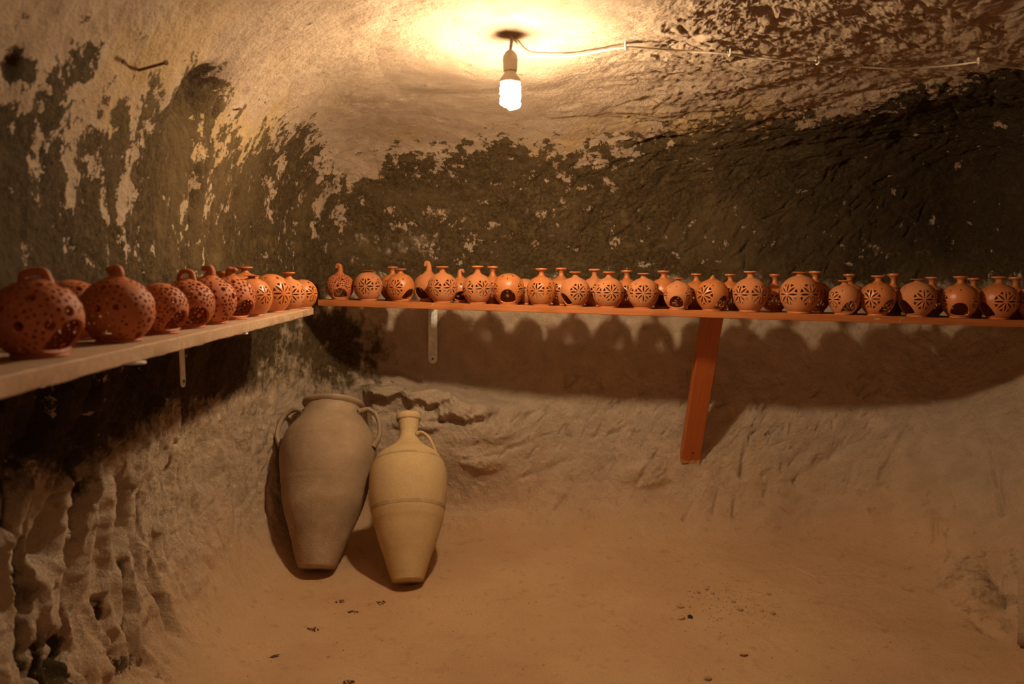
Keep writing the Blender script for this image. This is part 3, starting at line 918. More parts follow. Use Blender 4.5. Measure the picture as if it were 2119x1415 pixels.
def shell(R, Rz, lat0, lat1, k, holes, thick, nlon=56, nlat=18):
    """hollow turned body pierced by holes (loops in lon/lat); returns a mesh with analytic normals"""
    norm = 1.0 if k == 0 else max((math.cos(a) * (1 + k * math.sin(a))) for a in np.linspace(-.5, .8, 60))
    def pos(lo, la, off=0.0):
        r = R * math.cos(la) * (1 + k * math.sin(la)) / norm
        z_ = Rz * math.sin(la)
        # normal from the derivative of the profile
        dr = R * (-math.sin(la) * (1 + k * math.sin(la)) + math.cos(la) * k * math.cos(la)) / norm
        dz = Rz * math.cos(la)
        q = math.hypot(dr, dz) or 1
        nr, nz = dz / q, -dr / q
        if off: r = max(.002, r - nr * off); z_ -= nz * off
        return (r * math.cos(lo), r * math.sin(lo), z_), (nr * math.cos(lo), nr * math.sin(lo), nz)
    pts, faces = [], []
    for i in range(nlon + 1):
        for j in range(nlat + 1):
            pts.append(Vector((-PI + 2 * PI * i / nlon, lat0 + (lat1 - lat0) * j / nlat)))
    good = []
    for h in holes:
        hl = [(a, b) for a, b in h]
        if min(a for a, b in hl) < -PI + .02 or max(a for a, b in hl) > PI - .02: continue
        if min(b for a, b in hl) < lat0 + .02 or max(b for a, b in hl) > lat1 - .02: continue
        good.append(hl)
    for h in good:
        n = len(pts)
        ar = sum(h[i][0] * h[(i + 1) % len(h)][1] - h[(i + 1) % len(h)][0] * h[i][1] for i in range(len(h)))
        if ar < 0: h.reverse()
        pts += [Vector(p) for p in h]
        faces.append(list(range(n, n + len(h))))
    ov, oe, of, _, _, offc = delaunay_2d_cdt(pts, [], faces, 0, 1e-6)
    tris = [f for f, src in zip(of, offc) if not src]
    vs, ns, fs = [], [], []
    base = 0
    for v in ov:
        p, n = pos(v.x, v.y); vs.append(p); ns.append(n)
    fs += [tuple(f) for f in tris]
    nb = len(vs)
    for v in ov:
        p, n = pos(v.x, v.y, thick); vs.append(p); ns.append((-n[0], -n[1], -n[2]))
    fs += [tuple(i + nb for i in reversed(f)) for f in tris]
    for h in good:
        m = len(h)
        P0 = [Vector(pos(a, b)[0]) for a, b in h]; P1 = [Vector(pos(a, b, thick)[0]) for a, b in h]
        c = sum(P0, Vector()) / m
        for i in range(m):
            j = (i + 1) % m
            q = [P0[i], P1[i], P1[j], P0[j]]
            n = (q[1] - q[0]).cross(q[2] - q[0])
            if n.length < 1e-12: n = Vector((0, 0, 1))
            n.normalize()
            ix = (0, 1, 2, 3)
            if n.dot(c - (P0[i] + P0[j]) / 2) < 0: n = -n; ix = (3, 2, 1, 0)
            b0 = len(vs)
            for t in ix: vs.append(tuple(q[t])); ns.append(tuple(n))
            fs.append((b0, b0 + 1, b0 + 2, b0 + 3))
    me = bpy.data.meshes.new('body')
    me.from_pydata(vs, [], fs)
    me.polygons.foreach_set('use_smooth', [True] * len(me.polygons))
    me.update()
    me.normals_split_custom_set_from_vertices(ns)
    return me

def lens(lon, lat, ang, d0, d1, wdt, n=5):
    L = []
    for i in range(n + 1):
        t = i / n; d = d0 + (d1 - d0) * t
        wv = wdt * math.sin(PI * t) ** .8 * (0.75 + 0.5 * t)
        L.append((d, wv))
    a = [sph(lon, lat, ang + w_ / max(d, .02), d) for d, w_ in L]
    b = [sph(lon, lat, ang - w_ / max(d, .02), d) for d, w_ in L[1:-1]]
    return a + b[::-1]

def rosette(lon, lat, size, rot=0.0, tri=True, n=8):
    hs = []
    for k in range(n):
        a = rot + 2 * PI * k / n
        hs.append(lens(lon, lat, a, size * .10, size * .93, size * .085))
        if tri:
            b = a + PI / n
            hs.append([sph(lon, lat, b, size * .66), sph(lon, lat, b + .19, size * .93), sph(lon, lat, b, size * .96), sph(lon, lat, b - .19, size * .93)])
    return hs

def arch(lon, lat_b, lat_t, hw, flat=True):
    h = []
    n = 18
    ch = lat_t - lat_b
    for i in range(n + 1):
        a = PI * i / n
        la = lat_b + .22 * ch + .78 * ch * math.sin(a)
        h.append((lon + hw * math.cos(a) / max(.5, math.cos(la)) * 0.92, la))
    m = 8
    for i in range(1, m):
        a = PI + PI * i / m
        la = lat_b + .22 * ch + .22 * ch * math.sin(a)
        h.append((lon + hw * math.cos(a) / max(.5, math.cos(la)) * 0.92, la))
    return h

def inside(poly, p):
    c = False
    for i in range(len(poly)):
        a, b = poly[i], poly[i - 1]
        if (a[1] > p[1]) != (b[1] > p[1]) and p[0] < (b[0] - a[0]) * (p[1] - a[1]) / (b[1] - a[1]) + a[0]: c = not c
    return c

def comb_holes(seed, op, nbig, big, small, gap, nsmall):
    rnd = random.Random(seed)
    P = np.zeros((nbig + nsmall + 1, 3)); Rr = np.zeros(nbig + nsmall + 1)
    k = 0
    res = []
    for cnt, r0, tries in ((nbig, big, 700), (nsmall, small, 9000)):
        c = 0
        for _ in range(tries):
            if c >= cnt: break
            zz = rnd.uniform(-.74, .91)
            lo = rnd.uniform(-PI, PI); la = math.asin(zz)
            r = r0 * rnd.uniform(.72, 1.12)
            u = np.array((math.cos(la) * math.cos(lo), math.cos(la) * math.sin(lo), zz))
            if k:
                ang = np.arccos(np.clip(P[:k] @ u, -1, 1))
                if (ang < r + Rr[:k] + (.26 if r0 == big else gap)).any(): continue
            if op:
                if inside(op, (lo, la)) or any(inside(op, sph(lo, la, 2 * PI * i / 10, r + gap)) for i in range(10)): continue
            P[k] = u; Rr[k] = r; k += 1; c += 1
            nn = 12 if r > .085 else 7
            res.append([sph(lo, la, 2 * PI * i / nn, r) for i in range(nn)])
    return res

def star5(lon, lat, s):
    return [sph(lon, lat, PI * k / 5, s if k % 2 == 0 else s * .38) for k in range(10)]

def make_pot(kind, R, H, seed, face, k=0.10, top='neck', gap=72.0, opening=True, lean=0.0, rimr=0.40, mat=None):
    """kind: star / comb / plain / ministar; face = bearing of the opening (radians, 0 = +x of the pot); returns the Empty"""
    rnd = random.Random(seed)
    lat0, lat1 = math.radians(-56), math.radians(70)
    bodyH = H
    Rz = R * (1.0 if top in ('hook', 'loop', 'prongs') else 1.06)
    top_l, hw_ = 1 + rnd.uniform(-3, 3), 37 + rnd.uniform(-2, 2)
    op = arch(0.0, math.radians(-50), math.radians(top_l), math.radians(hw_)) if opening else None
    op_wide = arch(0.0, math.radians(-54), math.radians(top_l + 4), math.radians(hw_ + 4))
    holes = [op] if op else []
    if kind == 'star':
        if gap == 72: cs = [72, 144, 216, 288]; sz = .60
        else: cs = [gap, 180, 360 - gap]; sz = .66
        for c in cs:
            lo = math.radians(c); lo = lo - 2 * PI if lo > PI else lo
            if abs(abs(lo) - PI) < sz + .05: continue_ = True
            holes += rosette(lo, math.radians(4), sz, 0.0 if gap == 72 else PI / 8 * (seed % 2))
            for s2 in ((c + 36),):
                l2 = math.radians(s2); l2 = l2 - 2 * PI if l2 > PI else l2
                holes.append(lens(l2, math.radians(34), 0, 0, .17, .028))
        holes.append(lens(0, math.radians(38), 0, 0, .17, .028))
        if top == 'dome': holes += [lens(math.radians(c) , math.radians(48), 0, 0, .22, .06) for c in range(-150, 180, 60) if abs(c) != 180]
    elif kind == 'comb':
        holes += comb_holes(seed, op, 16, .125, .066, .022, 330)
    elif kind == 'sponge':
        holes += comb_holes(seed, op, 26, .125, .050, .045, 220)
    elif kind == 'ministar':
        for c, la in ((60, 15), (100, 30), (140, 10), (-60, 15), (-100, 30), (-140, 10), (25, 38), (-25, 38), (75, -18), (-75, -18), (0, 30)):
            holes.append(star5(math.radians(c), math.radians(la), .115))
        holes += comb_holes(seed, op, 0, .1, .02, .3, 18)
    elif kind == 'plain':
        for c in (115, -115): holes += rosette(math.radians(c), math.radians(10), .5)
    if kind in ('comb', 'sponge'): th = .0065
    else: th = .006
    holes = [h for h in holes if h is op or not any(inside(op_wide, q) for q in h)]
    # a seam lies behind the pot: rosettes across it are left whole by turning the lon frame
    hh = [h for h in holes if max(a for a, b in h) < PI - .03 and min(a for a, b in h) > -PI + .03]
    me = shell(R, Rz, lat0, lat1, k, hh, th)
    m = mat or (M_RED if kind in ('comb', 'sponge') else rnd.choice((M_TERRA, M_TERRA, M_TERRA2)))
    o = empty('clay_lantern')
    zc = -Rz * math.sin(lat0) + .045 * R
    b = link('body', me, m, o); b.location = (0, 0, zc); b.rotation_euler = (0, 0, face)
    nrm = max((math.cos(a) * (1 + k * math.sin(a))) for a in np.linspace(-.5, .8, 60)) if k else 1
    r0 = R * math.cos(lat0) * (1 + k * math.sin(lat0)) / nrm
    rt = R * math.cos(lat1) * (1 + k * math.sin(lat1)) / nrm
    zt = zc + Rz * math.sin(lat1)
    fh = .105 * R
    MB().lathe([(0, 0), (r0 * 1.14, 0), (r0 * 1.17, fh * .3), (r0 * 1.14, fh * .75), (r0 * 1.02, fh), (0, fh + .001)], 40).build('foot', m, o, True, 50)
    top_z = H
    if top == 'neck':
        nh = max(.012, top_z - zt)
        rr = R * rimr
        pr = [(rt * 1.03, zt - .003), (rt * .76, zt + nh * .09), (rt * .54, zt + nh * .24), (rt * .46, zt + nh * .42), (rt * .47, zt + nh * .58), (rt * .62, zt + nh * .70), (rr * .76, zt + nh * .78),
              (rr, zt + nh * .83), (rr * 1.02, zt + nh * .92), (rr * .97, zt + nh), (rr * .80, zt + nh), (rt * .38, zt + nh * .72), (rt * .34, zt + nh * .3)]
        MB().lathe(pr, 36).build('neck', m, o, True, 60)
    elif top == 'dome':
        # cut work goes on to the very top
        capm = shell(R, Rz, lat1 - .02, math.radians(89.3), k, [], th, 40, 6)
        # petals cut round the crown are in the body shell
        c_ = link('crown', capm, m, o); c_.location = (0, 0, zc)
    elif top in ('hook', 'spike', 'loop', 'prongs'):
        nh = top_z - zt
        pr = [(rt * 1.03, zt - .003), (rt * .86, zt + nh * .08), (rt * .6, zt + nh * .2), (rt * .1, zt + nh * .26)]
        a = rnd.uniform(-.5, .5) if top != 'loop' else 0
        dx, dy = math.cos(a), math.sin(a)
        MB().lathe(pr, 28).build('shoulder', m, o, True, 60)
        if top == 'spike':
            MB().tube([(0, 0, zt + nh * .1), (0, 0, zt + nh * .45), (.001, 0, zt + nh * .75), (.002, 0, top_z)], [rt * .62, rt * .42, rt * .24, rt * .06], 14).build('handle', m, o)
        elif top == 'hook':
            s = -1 if seed % 2 else 1
            p = spline([(0, 0, zt + nh * .05), (s * .004, 0, zt + nh * .4), (s * .003, 0, zt + nh * .75), (-s * .004, 0, top_z - .007), (-s * .014, 0, top_z - .007), (-s * .018, 0, zt + nh * .62)], 6)
            n = len(p)
            MB().tube(p, [rt * (.66 - .42 * (i / (n - 1)) ** .6) for i in range(n)], 14).build('handle', m, o)
        else:
            w_ = R * .25
            p = spline([(-w_, 0, zt - nh * .25), (-w_ * 1.02, 0, zt + nh * .35), (-w_ * .55, 0, top_z - .010), (w_ * .1, 0, top_z - .008), (w_ * .8, 0, zt + nh * .6), (w_ * 1.1, 0, zt - nh * .15)], 7)
            n = len(p)
            h_ = MB().tube(p, [R * (.105 - .025 * math.sin(PI * i / (n - 1))) for i in range(n)], 14, 1.25).build('handle', m, o)
            if top == 'prongs': h_.rotation_euler = (0, 0, .35)
    return o

# --- long shelf: (centre px, width px, top py, row, kind, top, opening bearing in degrees seen from the viewer (0 = facing, + = to the right), options, label)
FR, BK = .073, .205
def long_shelf_pos(px, off):
    """point on the shelf top in the picture column px, off metres behind its front edge"""
    d = ray(px, 620)
    q = BS0 + binw * off
    t = (q - EYE).dot(binw) / d.dot(binw)
    s = (EYE + d * t - q).dot(bdir)
    return q + bdir * s
ORD = ['first', 'second', 'third', 'fourth', 'fifth', 'sixth', 'seventh', 'eighth', 'ninth', 'tenth', 'eleventh', 'twelfth', 'thirteenth', 'fourteenth', 'fifteenth', 'sixteenth', 'seventeenth', 'eighteenth', 'nineteenth', 'twentieth']
front = [
    (704, 57, 546, 'comb', 'hook', 0, {}, 'red honeycomb-pierced clay lantern with a curled stem at the left end of the long shelf'),
    (762, 59, 560, 'star', 'neck', 134, {}, 'star-cut clay lantern, no opening in sight, just right of the honeycomb lantern with curled stem'),
    (829.5, 58, 556, 'star', 'neck', 48, {}, 'star-cut clay lantern, side opening to the right, just left of the white ribbed bracket'),
    (916, 62, 551, 'star', 'neck', 179, {}, 'star-cut clay lantern overlapping the plain curled-stem lantern above the white ribbed bracket'),
    (988.5, 62, 550, 'star', 'neck', 168, {}, 'star-cut clay lantern between the small-star lantern and the neckless ball with front opening'),
    (1052.5, 65, 566, 'star', 'dome', -4, {}, 'neckless ball lantern with a wide opening facing front, under the lamp'),
    (1120.5, 61, 555, 'star', 'neck', 196, {}, 'star-cut clay lantern right of the neckless ball, its star turned a little left'),
    (1190.5, 61, 562, 'star', 'neck', -59, {}, 'short-necked star-cut clay lantern with a dark slit opening on its left side'),
    (1260, 62, 562, 'star', 'neck', -133, {}, 'star-cut clay lantern, ninth of the front row from the left end of the long shelf'),
    (1331.5, 63, 565, 'star', 'neck', -144, {}, 'star-cut clay lantern left of the smallest lantern with the round front opening'),
    (1403.5, 58, 575, 'star', 'neck', -8, {}, 'smallest clay lantern, round opening facing front, just left of the orange post'),
    (1474, 65, 569, 'star', 'spike', 52, {'gap': 85}, 'star-cut lantern with a pointed tip instead of a neck, above the orange post'),
    (1552.5, 70, 561, 'star', 'neck', 180, {}, 'tall star-cut lantern with two stars in view, right of the pointed-tip lantern'),
    (1655, 78, 562.5, 'star', 'neck', 178, {}, 'largest star-cut lantern with two touching stars, its foot overhanging the shelf edge'),
    (1747.5, 62, 580, 'star', 'neck', 28, {}, 'low clay lantern with a dark half-moon opening, short neck in front of a taller one'),
    (1816.5, 69, 570, 'star', 'neck', 50, {}, 'shiny star-cut lantern, opening low on its right side, facing another opening'),
    (1898.5, 72, 577, 'star', 'neck', -50, {}, 'star-cut lantern with the opening low on its left side and a large star'),
    (1987, 70, 571.5, 'star', 'neck', 2, {'k': .16}, 'broad-shouldered plain lantern with a half-moon opening facing front'),
    (2067, 73, 572, 'star', 'neck', -50, {}, 'star-cut clay lantern, last whole one of the front row at the right'),
    (2146, 72, 580, 'star', 'neck', 120, {}, 'clay lantern cut off by the right edge of the view'),
]
back = [
    (759.5, 53, 546, 'comb', 'dome', 30, {}, 'red honeycomb-pierced lantern hidden behind the second lantern of the long shelf'),
    (813, 52, 551.5, 'star', 'neck', 120, {}, 'clay lantern peeping out left behind the lantern with side opening near the left end'),
    (887, 60, 541, 'plain', 'hook', -42, {}, 'plain orange lantern with a curled stem and low arched opening above the white bracket'),
    (953, 52, 557, 'ministar', 'hook', 4, {}, 'small lantern pierced with tiny stars and topped by a curl, tucked in the back row'),
    (1020, 54, 550.5, 'star', 'neck', 200, {}, 'back-row lantern showing its neck left of the neckless ball lantern'),
    (1085, 51, 562, 'plain', 'dome', 95, {}, 'neckless back-row lantern behind the neckless ball lantern'),
    (1161.5, 56, 554, 'star', 'neck', 180, {}, 'back-row star-cut lantern behind the left-slit lantern'),
    (1230, 57, 556.4, 'star', 'neck', 160, {}, 'back-row star-cut lantern between the left-slit lantern and the ninth front lantern'),
    (1297, 56, 559, 'star', 'neck', 150, {}, 'back-row lantern between the ninth and tenth lanterns of the front row'),
    (1373, 60, 560, 'plain', 'neck', -8, {}, 'shiny back-row lantern with front opening, left behind the smallest lantern'),
    (1441, 56, 566, 'star', 'neck', 178, {}, 'back-row star-cut lantern right behind the smallest lantern'),
    (1511, 57, 567, 'star', 'neck', 150, {}, 'back-row lantern right behind the pointed-tip lantern'),
    (1603, 53, 567, 'star', 'neck', 180, {}, 'back-row star-cut lantern left of the largest lantern, half in its shade'),
    (1686, 62, 561, 'star', 'neck', 170, {}, 'back-row lantern whose rim touches that of the largest lantern'),
    (1757, 60, 567, 'star', 'neck', 160, {}, 'back-row lantern rising behind the low half-moon lantern'),
    (1848, 57, 566, 'plain', 'neck', 15, {}, 'plain back-row lantern between the two lanterns whose openings face each other'),
    (1927.5, 60, 573, 'star', 'neck', 150, {}, 'back-row lantern left behind the broad-shouldered lantern'),
    (2014, 60, 575, 'star', 'neck', 130, {}, 'back-row lantern right behind the broad-shouldered lantern'),
    (2101, 62, 573, 'star', 'neck', 100, {}, 'back-row lantern at the far right end of the long shelf'),
]
def place(lst, off, group, sd):
    for i, (px, wd, top, kind, tp, brg, opt, lab) in enumerate(lst):
        if off > .1: wd *= 1.03
        p = long_shelf_pos(px, off)
        d = p.y * math.cos(PITCH) + (EYE.z - p.z) * math.sin(PITCH)
        R = wd / 2 / F * d * 1.0
        opt = dict(opt)
        if px > 1700: opt.setdefault('k', .15)
        p = long_shelf_pos(px, .62 * R + .004 if off < .1 else off + (.02 if px > 1900 else 0))
        H = at(px, top, p.y).z - p.z
        toview = math.atan2(-p.y, -p.x)
        f = toview + math.radians(brg)
        o = make_pot(kind, R, H, sd + i, f, top=tp, **opt)
        o.location = p + Vector((0, 0, .0005))
        tag(o, lab, 'lantern', group)
place(front, FR, 'front row of clay lanterns on the long shelf', 100)
place(back, BK, 'back row of clay lanterns on the long shelf', 300)

# --- left shelf: (centre px, depth or None, radius px, top py, offset from the front edge, kind, top, bearing, label)
left = [
    (76, 86, 552, .085, 'sponge', 'prongs', 50, {}, 'big red sponge-pierced lantern with a thick loop handle, nearest on the left shelf'),
    (150, 62, 593, .21, 'sponge', 'dome', 150, {}, 'sponge-pierced lantern half hidden between the two nearest big lanterns'),
    (244, 71, 552, .085, 'sponge', 'hook', 200, {}, 'big round sponge-pierced lantern with a pointed curl, second big one on the left shelf'),
    (345, 31, 586, .20, 'comb', 'dome', 150, {}, 'red pierced lantern mostly hidden behind the loop-handled lantern of the left shelf'),
    (333, 53, 594, .08, 'comb', 'dome', 50, {}, 'small red neckless pierced lantern with arched opening right of the big round one'),
    (388, 54, 555, .088, 'comb', 'loop', 22, {}, 'red pierced lantern with a tall loop handle and dark opening on the left shelf'),
    (436, 52, 550, .088, 'comb', 'hook', 200, {}, 'red honeycomb lantern with a curled stem, right of the tall loop handle'),
    (480, 48, 555, .085, 'comb', 'hook', 40, {}, 'red honeycomb lantern with a knobbed stem and small slot, beside the plain necked lantern'),
    (463, 29, 561, .19, 'plain', 'neck', 160, {}, 'necked lantern whose rim peeps out between two curled-stem honeycomb lanterns on the left shelf'),
    (509, 40, 552, .215, 'plain', 'neck', 160, {}, 'plain necked lantern with the higher rim standing behind another on the left shelf'),
    (523, 40, 575.6, .080, 'plain', 'neck', -75, {}, 'plain necked lantern with the lower rim and a side opening, middle of the left shelf'),
    (540, 34, 572, .20, 'star', 'dome', 150, {}, 'star-cut lantern top showing behind the plain necked lantern on the left shelf'),
    (563, 40, 571, .078, 'star', 'dome', 180, {}, 'neckless star-cut lantern on the left shelf, nearer of the two with round tops'),
    (599, 33, 563, .055, 'star', 'neck', 150, {}, 'shiny star-cut lantern with a wide-rimmed neck near the far end of the left shelf'),
    (627, 30, 570, .06, 'star', 'dome', 190, {}, 'neckless star-cut lantern at the far end of the left shelf'),
]
for i, (px, rp, top, off, kind, tp, brg, opt, lab) in enumerate(left):
    kk = -(px - CX) / F
    dd = min(3.25, (0.904 - 0.087 * 3.3 + off) / (kk - 0.087))
    R = rp / F * (dd * math.cos(PITCH))
    xx = -kk * dd
    zz = LS1.z + (LS0.z - LS1.z) * (3.3 - dd) / (3.3 - .45)
    H = at(px, top, dd).z - zz
    toview = math.atan2(-dd, -xx)
    o = make_pot(kind, R, H, 500 + i, toview + math.radians(brg), top=tp, k=.06, **opt)
    o.location = (xx, dd, zz + .0005)
    tag(o, lab, 'lantern', 'clay lanterns on the left shelf')

# ------------------------------------------------------------------ the two big jars
def smooth_profile(cp_, n):
    P = [Vector((r, z_, 0)) for r, z_ in cp_]
    return [(q.x, q.y) for q in spline(P, n)]

def jar_frame(base, top):
    ax = (top - base).normalized()
    sd = Vector((1, 0, 0)); sd = (sd - ax * sd.dot(ax)).normalized()
    bk = ax.cross(sd)                   # points away from the viewer
    return Matrix.Translation(base) @ Matrix((sd, bk, ax)).transposed().to_4x4()

def noisy(me, a, s, seed):
    co = np.zeros(len(me.vertices) * 3, np.float32); me.vertices.foreach_get('co', co); co = co.reshape(-1, 3)
    n = fbm(co, s, 3, .5, seed)
    r = np.hypot(co[:, 0], co[:, 1])[:, None] + 1e-6
    co[:, :2] += co[:, :2] / r * (a * n)[:, None] * (r > .02)
    me.vertices.foreach_set('co', co.ravel().astype(np.float32)); me.update()

def storage_jar():
    lean = math.radians(29)
    base = at(655, 1177, 3.49)
    L = .885
    top = at(691, 834, base.y + L * math.sin(lean))
    L = (top - base).length
    o = empty('storage_jar'); o.matrix_world = jar_frame(base, top)
    cpn = [(.0915, 0), (.118, .085), (.139, .16), (.17, .25), (.199, .345), (.22, .45), (.236, .55), (.247, .63), (.25, .69), (.236, .775), (.200, .845), (.168, .895), (.152, .94), (.146, .975), (.147, .985)]
    p = smooth_profile([(r, t * L) for r, t in cpn], 8)
    p2 = []
    for r, z_ in p:
        t = z_ / L
        for t0, am in ((.490, .0026), (.506, -.0026), (.518, .002), (.74, .0012), (.30, .001)):
            r += am * math.exp(-((t - t0) / .006) ** 2)
        p2.append((r, z_))
    b = MB().lathe([(0, 0.0), (.080, .0), (.0915, .006)] + p2[1:] + [(.135, L * .985), (.12, L * .9), (.15, L * .8)], 96).build('body', M_JAR, o, True, 40)
    noisy(b.data, .005, 9, 3.0)
    MB().lathe([(.145, L * .965), (.158, L * .972), (.167, L * .985), (.167, L * .994), (.158, L), (.142, L), (.134, L * .985), (.134, L * .95)], 80).build('rim', M_JAR, o, True, 60)
    for s in (-1, 1):
        fy = -.045
        pts = [(s * .150, fy, L * .925), (s * .200, fy, L * .938), (s * .243, fy, L * .905), (s * .266, fy, L * .845), (s * .270, fy, L * .770), (s * .243, fy, L * .700)]
        q = spline(pts, 7)
        n = len(q)
        MB().tube(q, [.0205 + .007 * abs(2 * i / (n - 1) - 1) ** 3 for i in range(n)], 14, .6, side=(0, 1, 0)).build('handle', M_JAR, o)
    tag(o, 'big grey-brown clay jar with two handles and a wide mouth leaning in the corner', 'jar')
    return o

def narrow_jar():
    lean = math.radians(33)
    base = at(844, 1204, 3.37)
    L = .872
    top = at(845.5, 859, base.y + L * math.sin(lean))
    L = (top - base).length
    o = empty('narrow_necked_jar'); o.matrix_world = jar_frame(base, top)
    s_ = 1 / 3.076 / F
    rows_ = [(0, 100), (.06, 122), (.135, 150), (.23, 187), (.31, 212), (.37, 230), (.45, 242), (.53, 247), (.61, 245), (.66, 234), (.70, 215), (.745, 178), (.785, 118), (.82, 78), (.85, 62), (.89, 57), (.93, 62), (.97, 70), (.99, 73)]
    cpn = []
    for t, hw in rows_:
        dd = 3.37 + t * (top.y - base.y)
        cpn.append((hw * s_ * dd * 1.02, t * L))
    p = smooth_profile(cpn, 7)
    p2 = []
    for r, z_ in p:
        t = z_ / L
        for t0, am in ((.05, .0015), (.14, .0014), (.175, .0014), (.21, .001), (.345, .001)):
            r += am * math.exp(-((t - t0) / .004) ** 2)
        p2.append((r, z_))
    r0 = p2[0][0]
    rt = p2[-1][0]
    b = MB().lathe([(0, 0), (r0 * .9, 0), (r0, .006)] + p2[1:] + [(rt - .008, L * .99), (rt - .012, L * .9)], 96).build('body', M_JUG, o, True, 40)
    noisy(b.data, .003, 8, 13.0)
    MB().lathe([(rt - .001, L * .962), (rt + .0035, L * .97), (rt + .005, L * .985), (rt + .003, L), (rt - .006, L), (rt - .010, L * .98)], 60).build('rim', M_JUG, o, True, 60)
    def rad(t): return np.interp(t * L, [q[1] for q in p2], [q[0] for q in p2])
    for t0, t1 in ((.388, .420), (.682, .704)):
        pr = [(rad(t0 + (t1 - t0) * i / 6) + (.0012 if 0 < i < 6 else -.002), (t0 + (t1 - t0) * i / 6) * L) for i in range(7)]
        bd = MB().lathe(pr, 96).build('band', M_BAND, o)
        bd['label'] = 'darker turned band around the belly' if t0 < .5 else 'darker turned band around the shoulder'
        noisy(bd.data, .003, 8, 13.0)
    pts = [(rad(.862) - .004, -.02, L * .862), (.072, -.025, L * .868), (.105, -.03, L * .838), (.130, -.03, L * .785), (.142, -.03, L * .735), (.140, -.03, L * .700)]
    q = spline(pts, 7); n = len(q)
    MB().tube(q, [.0145 + .007 * abs(2 * i / (n - 1) - 1) ** 3 for i in range(n)], 14, .6, side=(0, 1, 0)).build('handle', M_JUG, o)
    tag(o, 'buff clay jar with a narrow neck and one handle leaning beside the big jar', 'jar')
    return o
storage_jar()
narrow_jar()

# ------------------------------------------------------------------ bare lamp and its cable
def lamp():
    o = empty('hanging_lamp', BULB)
    ceil_p = BVH.ray_cast(BULB, Vector((0, 0, 1)))[0]
    d = BULB.y
    def zz(py): return at(1056, py, d).z - BULB.z
    k = d / F
    # socket: ivory cap and ring
    z0, z1, z2 = zz(152), zz(127), zz(106)
    MB().lathe([(0, z2 + .004), (.008, z2 + .004), (.018, z2 - .004), (.026, z2 - .018), (.0285, z1 + .004), (.0285, z1 + .001)], 32).build('socket_cap', M_PLASTIC, o, True, 50)
    MB().lathe([(.0272, z1 + .001), (.0272, z1 - .002), (.0265, z1 - .014), (.0272, z1 - .016), (.0255, z0 + .012), (.025, z0 + .008), (0, z0 + .008)], 32).build('socket_ring', M_PLASTIC, o, True, 40)
    zb = zz(173)
    MB().lathe([(0, z0 + .009), (.0205, z0 + .008), (.022, z0), (.037, zb + .018), (.040, zb + .006), (.037, zb - .002), (0, zb - .002)], 32).build('lamp_base', M_PLASTIC, o, True, 40)
    # spiral glass tube
    ztop, zbot = zb - .002, zz(227)
    rt_ = .0098
    h0, h1 = ztop, zbot + rt_
    for ph in (0.4, PI + 0.4):
        pts = []
        N = 76
        for i in range(N + 1):
            t = i / N
            a = ph + t * 2 * PI * 2.25
            q = 1.0
            if t < .06: q = .45 + .55 * t / .06
            if t > .86: q = 1 - .97 * ((t - .86) / .14) ** 1.4
            zq = h0 + (h1 - h0) * min(1.0, t / .97) + (.008 if ph > 2 and t < .9 else 0) * t
            pts.append((0.0305 * q * math.cos(a), 0.0305 * q * math.sin(a), zq))
        MB().tube(pts, rt_, 7).build('glass_tube', M_TUBE, o)
    # short flex up to the rock
    MB().tube([(0, 0, z2), (.003, 0, (z2 + ceil_p.z - BULB.z) / 2), (.006, .004, ceil_p.z - BULB.z + .006)], .006, 10).build('flex', M_CABLE, o)
    tag(o, 'bare lit lamp in an ivory socket hanging from the rock ceiling', 'lamp')
    return ceil_p
CEILP = lamp()
def cable():
    pts = [CEILP + Vector((.006, .004, -.004))]
    px = [(1090, 104), (1130, 108), (1175, 108), (1230, 99), (1293, 89), (1350, 92), (1420, 97), (1508, 103), (1560, 110), (1600, 114), (1690, 121), (1760, 128), (1840, 133), (1910, 131), (1975, 126), (2022, 120), (2060, 126), (2119, 134), (2180, 138)]
    for a, b in px:
        h, n = hit(a, b)
        pts.append(Vector(h) + Vector((0, -.012, -.020)))
    o = empty('lamp_cable', pts[0])
    q = spline(pts, 8)
    MB().tube([p - pts[0] for p in q], .0042, 8).build('cable_sheath', M_CABLE, o)
    for i in (5, 8, 11, 16):
        p = pts[i] - pts[0]
        h, n = hit(*px[i - 1])
        t = (pts[i + 1] - pts[i - 1]).normalized()
        n2 = n.cross(t).normalized()
        n = Vector((0, -.3, -1)).normalized(); n2 = n.cross(t).normalized()
        MB().tube([p + n2 * .011 - n * .020, p + n2 * .007 + n * .004, p + n * .006, p - n2 * .007 + n * .004, p - n2 * .010 - n * .020], .0035, 8).build('cable_clip', M_PLASTIC, o)
    tag(o, 'thin pale cable clipped along the ceiling from the lamp to the right', 'cable')
cable()

# nails driven into the rock
for (a, b, c, d, r, lab) in [((288, 145), (324, 135), .10, 0, .0035, 'long rusty nail sticking out of the upper left wall'),
                          ((487, 227), (497, 225), .035, 0, .003, 'short rusty nail in the pale edge right of the dark hollow'),
                          ((1420, 124), (1416, 108), .05, 0, .005, 'rusty peg in the ceiling below the cable')]:
    h, n = hit(*a)
    h2 = at(b[0], b[1], h.y - .03)
    t = (Vector(h2) - Vector(h)).normalized()
    o = empty('nail', h)
    MB().tube([t * -.02, t * c * .5, t * c], r, 8).build('shank', M_RUST, o)
    MB().tube([t * c, t * (c + .003)], r * 1.9, 10).build('head', M_RUST, o)
    tag(o, lab, 'nail')

